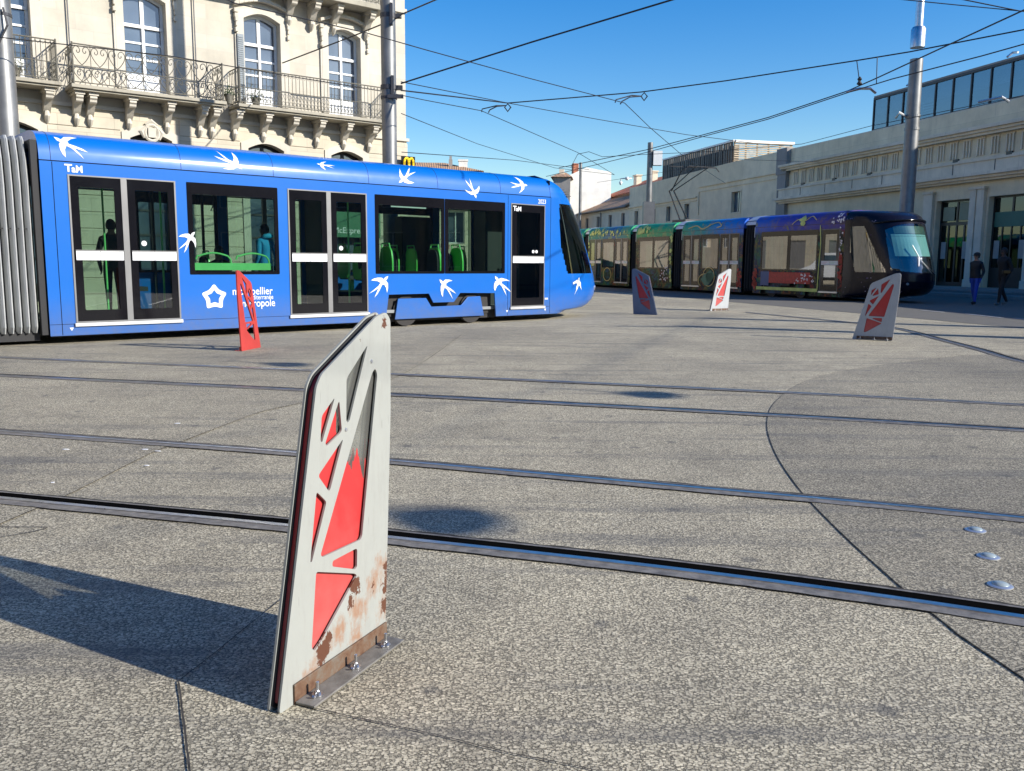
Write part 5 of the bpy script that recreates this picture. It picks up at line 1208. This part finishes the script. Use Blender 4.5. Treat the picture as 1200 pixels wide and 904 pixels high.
for a, b in [(-4.05, -3.42), (-.98, -.62), (-.55, -.12), (2.35, 3.3), (5.7, 6.7), (9.1, 10.1)]:
    mb = MB(); mb.box(a, b, -.16, -.003, GZ, 4.7); mb.box(a-.05, b+.05, -.22, -.003, 4.7, 4.82); mb.box(a-.04, b+.04, -.20, -.003, GZ, GZ+.35)
    mb.build('pilaster', M['st_trim'], st, bevel=.01)
for i, (a, b) in enumerate(doors):
    mb = MB(); h1 = 3.25; mid = (a+b)/2
    hs = [rect(a+.08, mid-.05, h1+.08, DT-.08), rect(mid+.05, b-.08, h1+.08, DT-.08)]
    w_ = (b-a-.16)/4
    for k in range(4): hs.append(rect(a+.08+w_*k+.05, a+.08+w_*(k+1)-.05, GZ+.2, h1-.08) if i != 1 else rect(a+.08+w_*k+.03, a+.08+w_*(k+1)-.03, GZ+.9, h1-.08))
    mb.plate(rect(a, b, GZ, DT), hs, .28, .36); d = mb.build('door', M['door_dark'], st)
    MB().plate(rect(a+.02, b-.02, GZ+.02, DT-.02), (), .31, .325).build('door_glass', M['wglass'], d)
    pc = MB()
    for (xx, zz) in ((a+.2, 1.6), (b-.62, 1.6)): pc.box(xx, xx+.32, .262, .275, zz, zz+.8)
    pc.build('notice_poster', simple('faded_paper', (.32, .33, .31), .7), d)
    if i in (0,):
        pc = MB(); pc.box(mid+.15, b-.2, .262, .274, h1+.15, DT-.12); pc.box(a+.2, mid-.15, .262, .274, h1+.15, DT-.3); pc.build('display_panel', simple('cream_panel', (.24, .26, .17), .6), d)
    if i >= 1:
        pc = MB(); pc.box(a+.15, b-.1, .255, .27, 3.0, 3.65); pc.build('shop_display', simple('teal_display', (.02, .13, .095), .5), d)
        text('shop_text', 'gare', .3, M['offwhite'], d, (a+.3, .25, 3.2), depth=.002) if False else None
mb = MB(); mb.box(SX0, SX1, .0, .5, 8.35, 8.42); mb.build('parapet_cap', M['st_trim'], st)
# terrace glazing
tg = MB(); tx0 = -9.05; z0, z1 = 8.46, 10.14; n = 17; dx = 1.18
for k in range(n+1): u = tx0+dx*k; tg.box(u-.035, u+.035, .30, .42, z0, z1)
tg.box(tx0, tx0+dx*n, .28, .44, z1-.06, z1+.05); tg.box(tx0, tx0+dx*n, .30, .42, z0, z0+.07); tf = tg.build('terrace_glazing', M['dark_metal'], st)
MB().box(tx0+.03, tx0+dx*n-.03, .35, .36, z0+.07, z1-.06).build('glass_pane', glassy('terrace_glass', (.50, .56, .60), .12), tf)
mb = MB(); mb.box(tx0+.05, tx0+dx*n, .46, .50, z0+.85, z1-.1)
for k in range(12): mb.box(tx0+dx*3+.05, tx0+dx*4-.05, .43, .445, z0+.15+k*.13, z0+.2+k*.13)
mb.build('terrace_blind', simple('grey_blind', (.42, .45, .46), .7), st)
mb = MB(); mb.box(tx0+.1, SX1, 3.4, 3.6, 8.3, 10.1); mb.box(tx0, SX1, .30, 3.6, z1+.06, z1+.14); mb.box(tx0, tx0+.06, .45, 3.5, 8.4, z1); mb.build('terrace_wall', M['wall_drab'], st)
for u, h, lab in ((-6.2, z1, ''), (.3, z1, '')):
    mb = MB(); mb.tube([(u, .1, h+.15), (u, .36, h+.35), (u+.3, .36, h+.3)], .05, 6); mb.build('floodlight', M['alu'], st)
# buttress and the plain grey block further left
gb = fempty('grey_annex_building', FS, 'plain grey-beige building with a dark louvred box on its roof, above the dark tram', 'building')
mb = MB(); gw = []
for px in (746, 766, 783.5, 805): u, h = FS.px(px, 247, 0); gw.append(rect(u-.42, u+.42, 4.75, 5.97))
uL = -43.7; uR = -17.5
gw.append(rect(-24.0, -22.75, 4.9, 6.32))
top = [(uR, 8.42), (-24, 8.42), (uL, 8.15)]
mb.plate([(uL, 0), (uR, 0)]+top, gw, 0, .4); mb.box(uL, uR, 9, 9.3, 0, 8.1); mb.box(uL, uL+.3, .41, 9, 0, 8.0); mb.box(uL, uR, .41, 9, 7.7, 7.8); mb.build('wall', M['wall_grey'], gb)
mb = MB(); mb.box(-17.62, -16.62, -.25, 1.4, 0, 8.5); mb.box(-17.72, -16.52, -.30, 1.4, 6.9, 8.5); mb.build('buttress', M['wall_drab'], gb)
mb = MB(); mb.box(-29.3, -17.7, -.10, -.003, 7.05, 7.17); mb.box(-29.3, -17.7, -.06, -.003, 6.72, 6.80); mb.box(-29.3, -29.18, -.08, -.003, 5.0, 6.72); mb.box(uL, -29.6, -.12, -.003, 6.32, 6.44); mb.box(uL, -29.6, -.06, -.003, 6.1, 6.18); mb.build('string_course', M['wall_grey'], gb)
for r_ in gw:
    a, b = r_[0][0], r_[1][0]; z0_, z1_ = r_[0][1], r_[2][1]
    mb = MB(); mb.plate(rect(a, b, z0_, z1_), [rect(a+.06, (a+b)/2-.03, z0_+.05, z1_-.05), rect((a+b)/2+.03, b-.06, z0_+.05, z1_-.05)], .2, .26); w_ = mb.build('window', M['shutter'], gb); MB().box(a+.03, b-.03, .23, .24, z0_+.03, z1_-.03).build('pane', M['pane'], w_)
    MB().plate(rect(a-.1, b+.1, z0_-.1, z1_+.1), [rect(a, b, z0_, z1_)], -.03, -.003).build('window_frame', M['wall_grey'], w_)
mb = MB(); u, h = FS.px(699+38, 214, 0)
# louvred plant box, set back on the roof
def louvre():
    y0 = 1.2; ul, _ = FS.px(777, 195, y0); ur, zt = FS.px(860, 164, y0); _, ztl = FS.px(777, 182, y0)
    # depth of the end face from the pixel column 929 on the plane u=ur
    r = ray(929, 167); n_ = FS.X; t = (FS.w(ur, 0, 0)-CAM).dot(n_)/r.dot(n_); q = CAM+r*t; y1 = (q-FS.o).dot(FS.Y)
    y1 = min(max(y1, 3), 14)
    mb = MB(); n = 34
    for k in range(n):
        u = ul+(ur-ul)*k/n; mb.box(u, u+(ur-ul)/n*random.choice([.5, .62, .8]), y0-.04, y0+.04, 8.0, zt-.12)
    for zz in (8.4, 9.1, 9.6): mb.box(ul, ur, y0+.05, y0+.1, zz, zz+.08)
    b = mb.build('louvre_box', M['louvre'], gb); mb = MB(); mb.box(ul+.1, ur-.1, y0+.45, y0+.5, 8.0, zt-.3); mb.build('plant_casing', M['wall_drab'], b)
    mb = MB(); m_ = 14
    for k in range(m_): z = 8.05+(zt-8.15)*k/m_; mb.box(ur-.02, ur+.05, y0+.05, y1, z, z+(zt-8.15)/m_*.62)
    for k in range(6): y = y0+.1+(y1-y0-.2)*k/5; mb.box(ur-.09, ur-.03, y-.06, y+.06, 8.0, zt-.1)
    mb.build('slatted_end', M['louvre_lit'], b)
    mb = MB(); mb.box(ul, ur+.08, y0-.1, y0+.1, zt-.12, zt); mb.box(ur-.06, ur+.14, y0+.11, y1+.1, zt-.18, zt); mb.build('top_rim', M['offwhite'], b)
louvre()
# roof plant pipes
mb = MB(); mb.box(-37.6, -36.8, 1.5, 2.3, 8.1, 8.75); mb.box(-37.8, -36.6, 1.3, 2.5, 8.75, 8.85); mb.build('roof_vent', M['dark_metal'], gb)
u, h = FS.px(731, 213, -.3)
cc = fempty('security_camera', FS, 'white security camera on a bracket at the corner of the grey-beige wall', 'camera'); mb = MB(); mb.tube([(u+1.2, 0, h+.2), (u+1.2, -.5, h+.2), (u, -.6, h+.25), (u, -.6, h)], .05, 6); mb.lathe([(.12, 0), (.16, -.1), (.1, -.28), (.02, -.33)], (u, -.6, h), 12); mb.lathe([(.15, .2), (.2, 0), (.05, -.1)], (u+1.2, -.45, h+.1), 10); mb.build('housing', M['offwhite'], cc, smooth=True)
# terracotta roofed row
tr = fempty('tile_roofed_building', FS, 'low cream building with brown tiled roof left of the grey-beige wall', 'building')
mb = MB(); tw = []
for px in (673, 688, 701, 715, 730): u, h = FS.px(px, 255, 0); tw.append(rect(u-.45, u+.45, 4.7, 5.97))
a, b = -72.0, uL-.02
ZBR = FS.px(734, 230.5, 4.0)[1]; ZR0 = FS.px(730, 227.5, 4.0)[1]; ZR1 = FS.px(722, 217, 8.0)[1]
mb.plate([(a, 0), (b, 0), (b, 6.5), (a, 6.5)], tw, 0, .4); mb.box(a, b, 6, 6.3, 0, 6.5); mb.box(a, b, .45, 6, 6.2, 6.3); mb.box(a, b, -.12, -.003, 6.28, 6.38); mb.build('wall', M['wall_cream'], tr)
for r_ in tw:
    mb = MB(); x0, x1, q0, q1 = r_[0][0], r_[1][0], r_[0][1], r_[2][1]; mb.plate(rect(x0, x1, q0, q1), [rect(x0+.06, (x0+x1)/2-.03, q0+.05, q1-.05), rect((x0+x1)/2+.03, x1-.06, q0+.05, q1-.05)], .18, .24); w_ = mb.build('window', M['shutter'], tr); MB().box(x0+.03, x1-.03, .21, .22, q0+.03, q1-.03).build('pane', M['pane'], w_)
mb = MB(); mb.add([(a, -.35, 6.5), (b, -.35, 6.5), (b, 4.0, ZBR), (a, 4.0, ZBR), (a, -.35, 6.62), (b, -.35, 6.62), (b, 4.0, ZBR+.12), (a, 4.0, ZBR+.12)], [(0, 1, 2, 3), (4, 5, 6, 7), (0, 1, 5, 4), (1, 2, 6, 5), (0, 3, 7, 4)]); mb.build('roof', M['tile_brown'], tr)
MB().tube([(a, -.4, 6.5), (b, -.4, 6.5)], .09, 8).build('gutter', M['gutter'], tr); MB().tube([(FS.px(705, 250, 0)[0], -.1, 0), (FS.px(705, 250, 0)[0], -.1, 6.4)], .06, 6).build('downpipe', M['gutter'], tr)
# upper roof behind
mb = MB(); mb.box(-62, b, 4.1, 9, 0, ZR0-.05); t3_ = mb.build('upper_wall', M['wall_cream'], tr)
mb = MB(); mb.add([(-62, 3.7, ZR0), (b, 3.7, ZR0), (b, 9, ZR1), (-62, 9, ZR1), (-62, 3.7, ZR0-.15), (b, 3.7, ZR0-.15)], [(0, 1, 2, 3), (4, 5, 1, 0)]); mb.build('roof', M['tile_red'], tr)
for u, y, hh in ((-46.5, 7.0, ZR1+.7), (-56.0, 7.5, ZR1+.3), (-60.5, 7.5, ZR1+.3)):
    mb = MB(); mb.box(u-.45, u+.45, y-.3, y+.3, ZR0-.5, hh); mb.box(u-.55, u+.55, y-.4, y+.4, hh, hh+.12); mb.build('chimney', M['wall_cream'], tr)
# white gabled house
q = atY(666, 260, 96); FH = Frame(q.x, q.y, 8)
wh = fempty('white_gabled_house', FH, 'tall white blind-walled house catching the sun, beyond the tiled roofs', 'building')
def hz(y, Y): r = ray(690, y); return CAMH+(r.z/r.y)*Y
za_, zb_, zc_ = hz(206, 96), hz(196, 96), hz(201.5, 96.5)
mb = MB(); mb.plate([(0, 0), (4.65, 0), (4.65, zc_), (1.9, zb_), (0, za_)], (), 0, .3); mb.box(4.35, 4.65, .31, 7, 0, zc_-.05); mb.box(0, 4.3, 7, 7.3, 0, za_-.3); mb.build('gable_wall', M['wall_white'], wh)
mb = MB(); mb.plate(rect(.31, 7.3, 0, za_-.1), [rect(1+2.2*k, 1.9+2.2*k, z, z+1.5) for k in range(3) for z in (5.2, 7.6)], -.003, .25, plane='yz'); mb.build('side_wall', M['wall_drab'], wh)
mb = MB(); mb.add([(-.35, .02, za_-.25), (1.9, .02, zb_-.02), (4.6, .02, zc_-.03), (-.35, 7.4, za_-.25), (1.9, 7.4, zb_-.02), (4.6, 7.4, zc_-.03)], [(0, 1, 4, 3), (1, 2, 5, 4)]); mb.build('roof', M['tile_brown'], wh)
mb = MB(); mb.box(.55, 1.15, .5, 1.3, za_-.4, zb_+.45); mb.build('chimney', M['tile_red'], wh)
q = atY(648, 260, 93); FG = Frame(q.x, q.y, -6)
gh = fempty('grey_house', FG, 'drab grey house with shallow tiled roof just left of the white gabled house', 'building')
zg = hz(208, 93)
mb = MB(); mb.plate(rect(0, 1.75, 0, zg), [rect(.5, 1.1, zg-3.2, zg-1.7)], 0, .3); mb.box(0, 1.7, 5, 5.3, 0, zg); mb.box(0, .25, .31, 5, 0, zg); mb.build('wall', M['wall_drab'], gh)
for x0 in (.5,): MB().box(x0, x0+.6, .1, .15, zg-3.2, zg-1.7).build('window', M['pane'], gh)
mb = MB(); mb.add([(-.3, -.35, zg), (1.95, -.35, zg), (1.2, 2.6, zg+.7), (.6, 2.6, zg+.7), (-.3, 5.5, zg), (1.95, 5.5, zg)], [(0, 1, 2, 3), (0, 3, 4), (1, 5, 2), (3, 2, 5, 4)]); mb.build('roof', M['tile_brown'], gh)
mb = MB(); mb.box(.5, 1.0, 1.6, 2.2, zg+.2, zg+.95); mb.build('chimney', M['wall_cream'], gh)
# brown roof with chimneys behind the blue tram
q = atY(488, 260, 70); FR = Frame(q.x, q.y, 4)
hr = fempty('low_tiled_house', FR, 'low house with a tiled roof and two chimneys peeping above the blue tram roof', 'building')
def hz2(y): r = ray(520, y); return CAMH+(r.z/r.y)*70
za = hz2(198); zb = hz2(190)
mb = MB(); mb.box(-6, 5.0, 0, 6, 0, za-.2); mb.build('wall', M['wall_cream'], hr)
mb = MB(); mb.add([(-6.3, -.4, za-.15), (5.3, -.4, za-.15), (2.2, 3.2, zb+.3), (-6, 3.2, zb+.3), (-6.3, 6.4, za-.3), (5.3, 6.4, za-.3)], [(0, 1, 2, 3), (3, 2, 5, 4), (1, 5, 2)]); mb.build('roof', M['tile_brown'], hr)
mb = MB(); mb.box(2.55, 2.85, 1.5, 1.9, za-.2, hz2(184)); mb.box(2.6, 2.8, 1.6, 1.8, hz2(184), hz2(180)); mb.build('chimney', M['wall_drab'], hr); mb = MB(); mb.box(3.35, 4.05, 1.4, 2.0, za-.2, hz2(186)); mb.box(3.3, 4.1, 1.35, 2.05, hz2(186), hz2(184)); mb.build('chimney', M['wall_white'], hr)
# pavement in front of the station
ks = MB(); 
def fsw(u, v): p_ = FS.w(u, v, 0); return (p_.x, p_.y)
ks.plate([fsw(-80, -3.6), fsw(30, -3.6), fsw(30, 0), fsw(-80, 0)], (), 0.0, .15, plane='xy'); tag(ks.build('station_pavement', M['sidewalk']), kind='structure')
ks = MB(); ks.plate([fsw(-80, -3.9), fsw(30, -3.9), fsw(30, -3.602), fsw(-80, -3.602)], (), 0.0, .155, plane='xy'); tag(ks.build('kerb', M['kerb'], bevel=.015), kind='structure')
ks = MB(); ks.plate([fsw(-17, -1.2), fsw(14, -1.2), fsw(14, -.61), fsw(-17, -.61)], (), .152, .22, plane='xy'); ks.plate([fsw(-17, -.6), fsw(14, -.6), fsw(14, -.01), fsw(-17, -.01)], (), .152, .30, plane='xy'); stp = ks.build('entrance_steps', M['kerb']); tag(stp, kind='structure')
# dark asphalt road between square and station
ks = MB(); ks.plate([fsw(-60, -17), fsw(30, -15.5), fsw(30, -3.9), fsw(-60, -3.9)], (), .004, 0, plane='xy', back=False); tag(ks.build('road', simple('road_asphalt', (.12, .112, .095), .85, bump=.4, bscale=120)), kind='structure')
# thin worn white lines on that road
for (a_, b_) in (((1080, 364.5), (1105, 366.5)), ((1133, 368.5), (1174, 373)), ((1188, 373.5), (1215, 376))):
    p0, p1 = at(*a_), at(*b_); d = (p1-p0); nn = Vector((-d.y, d.x, 0)).normalized()*.06
    ks = MB(); ks.plate([tuple((p0-nn)[:2]), tuple((p1-nn)[:2]), tuple((p1+nn)[:2]), tuple((p0+nn)[:2])], (), .008, .012, plane='xy'); tag(ks.build('road_marking', simple('worn_marking', (.34, .34, .33), .7)), kind='structure')
# ------------------------------------------------------------------ the street the windows mirror (hidden behind the stone building)
FV = Frame(-18.5, 36.5, 68)
fv = fempty('shuttered_house', FV, 'cream house with shutters in the side street, mirrored in the dark tram windows', 'building')
mb = MB(); sh_ = [rect(1.5+2.6*k, 2.6+2.6*k, z, z+1.9) for k in range(6) for z in (1.0, 4.2, 7.4)]
mb.plate(rect(0, 18, 0, 10.5), sh_, 0, .4); mb.box(0, 18, .45, 7, 0, 10.4); mb.build('wall', stone('street_render', (.48, .43, .33), .5, 3, .4, .6), fv)
for r_ in sh_:
    x0, x1, q0, q1 = r_[0][0], r_[1][0], r_[0][1], r_[2][1]; mb = MB(); mb.box(x0, x1, .15, .2, q0, q1)
    for k in range(16): mb.box(x0+.04, x1-.04, .12, .15, q0+.05+k*.115, q0+.11+k*.115)
    mb.build('shutter', M['shutter'], fv)
mb = MB(); mb.add([(-.5, -.6, 10.5), (18.5, -.6, 10.5), (18.5, 3.5, 12.3), (-.5, 3.5, 12.3), (18.5, 7.6, 10.5), (-.5, 7.6, 10.5)], [(0, 1, 2, 3), (3, 2, 4, 5)]); mb.build('roof', M['tile_red'], fv)
vc = atY(375, 320, 40)
vq = Vector((-8.2, 39.6, 0)); va = math.radians(68)
van = empty('white_van', vq, va, 'white delivery van in the side street, mirrored in the dark tram windows', 'van')
prof = round_poly([(-2.5, .45), (2.45, .45), (2.5, .95), (1.75, 1.25), (1.15, 1.95), (-2.45, 2.0), (-2.5, 1.9)], .12, 4)
mb = MB(); mb.plate(prof, [[(-1.9+.38*math.cos(PI*k/8), .451+.36*math.sin(PI*k/8)) for k in range(9)]] if False else (), -.95, .95); mb.build('body', M['white'], van, bevel=.05)
for s in (-1, 1):
    y = .955*s; mb = MB(); mb.plate([(.35, 1.25), (1.5, 1.25), (1.05, 1.82), (.35, 1.82)], (), y-.006, y+.006); mb.build('side_window', M['pane'], van)
mb = MB(); mb.add([(1.78, -.8, 1.27), (1.78, .8, 1.27), (1.21, .75, 1.90), (1.21, -.75, 1.90)], [(0, 1, 2, 3)]); o = mb.build('windscreen', M['pane'], van); o.location = (.02, 0, .02)
for wx in (-1.6, 1.55):
    for s in (-1, 1):
        mb = MB(); mb.tube([(wx, s*.74, .33), (wx, s*.975, .33)], .33, 20); wh_ = mb.build('wheel', M['rubber'], van); mb = MB(); mb.tube([(wx, s*.97, .33), (wx, s*.985, .33)], .19, 14); mb.build('rim', M['alu'], wh_)
for s in (-1, 1): MB().box(2.42, 2.515, s*.75-.15, s*.75+.15, .82, 1.0).build('headlight', M['alu'], van)
mb = MB(); mb.box(-2.52, 2.53, -.97, .97, .38, .56); mb.build('bumper', M['rubber'], van)

# low houses closing the street behind the blue tram, and blocks behind the viewer that shade the square
def block(name, X, Y, deg, L_, D, Hh, wall, lab, rows, step=2.6, ww=1.1, hh=1.9, roof='tile_brown', z0=1.0, dz=3.2):
    F_ = Frame(X, Y, deg); r = fempty(name, F_, lab, 'building'); n = int((L_-1)/step); hs = [rect(.9+step*k, .9+step*k+ww, z0+dz*j, z0+dz*j+hh) for k in range(n) for j in range(rows)]
    mb = MB(); mb.plate(rect(0, L_, 0, Hh), hs, 0, .4); mb.box(0, .3, .41, D, 0, Hh); mb.box(L_-.3, L_, .41, D, 0, Hh); mb.box(.3, L_-.3, D-.3, D, 0, Hh); mb.build('wall', M[wall], r)
    for h_ in hs:
        x0, x1, q0, q1 = h_[0][0], h_[1][0], h_[0][1], h_[2][1]; mb = MB(); mb.plate(rect(x0, x1, q0, q1), [rect(x0+.07, (x0+x1)/2-.03, q0+.07, q1-.07), rect((x0+x1)/2+.03, x1-.07, q0+.07, q1-.07)], .2, .26); w_ = mb.build('window', M['offwhite'], r); MB().box(x0+.03, x1-.03, .23, .24, q0+.03, q1-.03).build('pane', M['pane'], w_)
    mb = MB(); mb.add([(-.3, -.4, Hh), (L_+.3, -.4, Hh), (L_+.3, D/2, Hh+.9), (-.3, D/2, Hh+.9), (L_+.3, D+.3, Hh), (-.3, D+.3, Hh)], [(0, 1, 2, 3), (3, 2, 4, 5), (0, 3, 5), (1, 4, 2)]); mb.build('roof', M[roof], r); return r
block('street_house', -4.2, 44, 4, 6.0, 6, 4.2, 'wall_cream', 'low cream house at the end of the street, glimpsed through the blue tram windows', 1, 2.2, .9, 1.6, z0=2.2)
block('street_house', -1.6, 60, -2, 4.2, 7, 5.2, 'wall_drab', 'low grey house farther back, hidden behind the blue tram nose', 1, 2.4, .9, 1.5, z0=2.2)
block('rear_block', 8, -15, 180, 52, 12, 16, 'wall_drab', 'long tall grey building on the south side of the square, behind the viewer', 4, 3.2, 1.3, 2.2, z0=1.2, dz=3.7)
block('rear_block', -34, -12, 76, 30, 12, 15, 'wall_cream', 'tall cream building west of the square, outside the view', 4, 3.2, 1.3, 2.2, z0=1.2, dz=3.6)

block('east_block', 26.9, 26.2, -87, 48, 12, 7.9, 'wall_drab', 'long low grey building closing the east side of the square, mirrored in the tram windows', 2, 3.2, 1.3, 1.9, z0=1.0, dz=3.2)
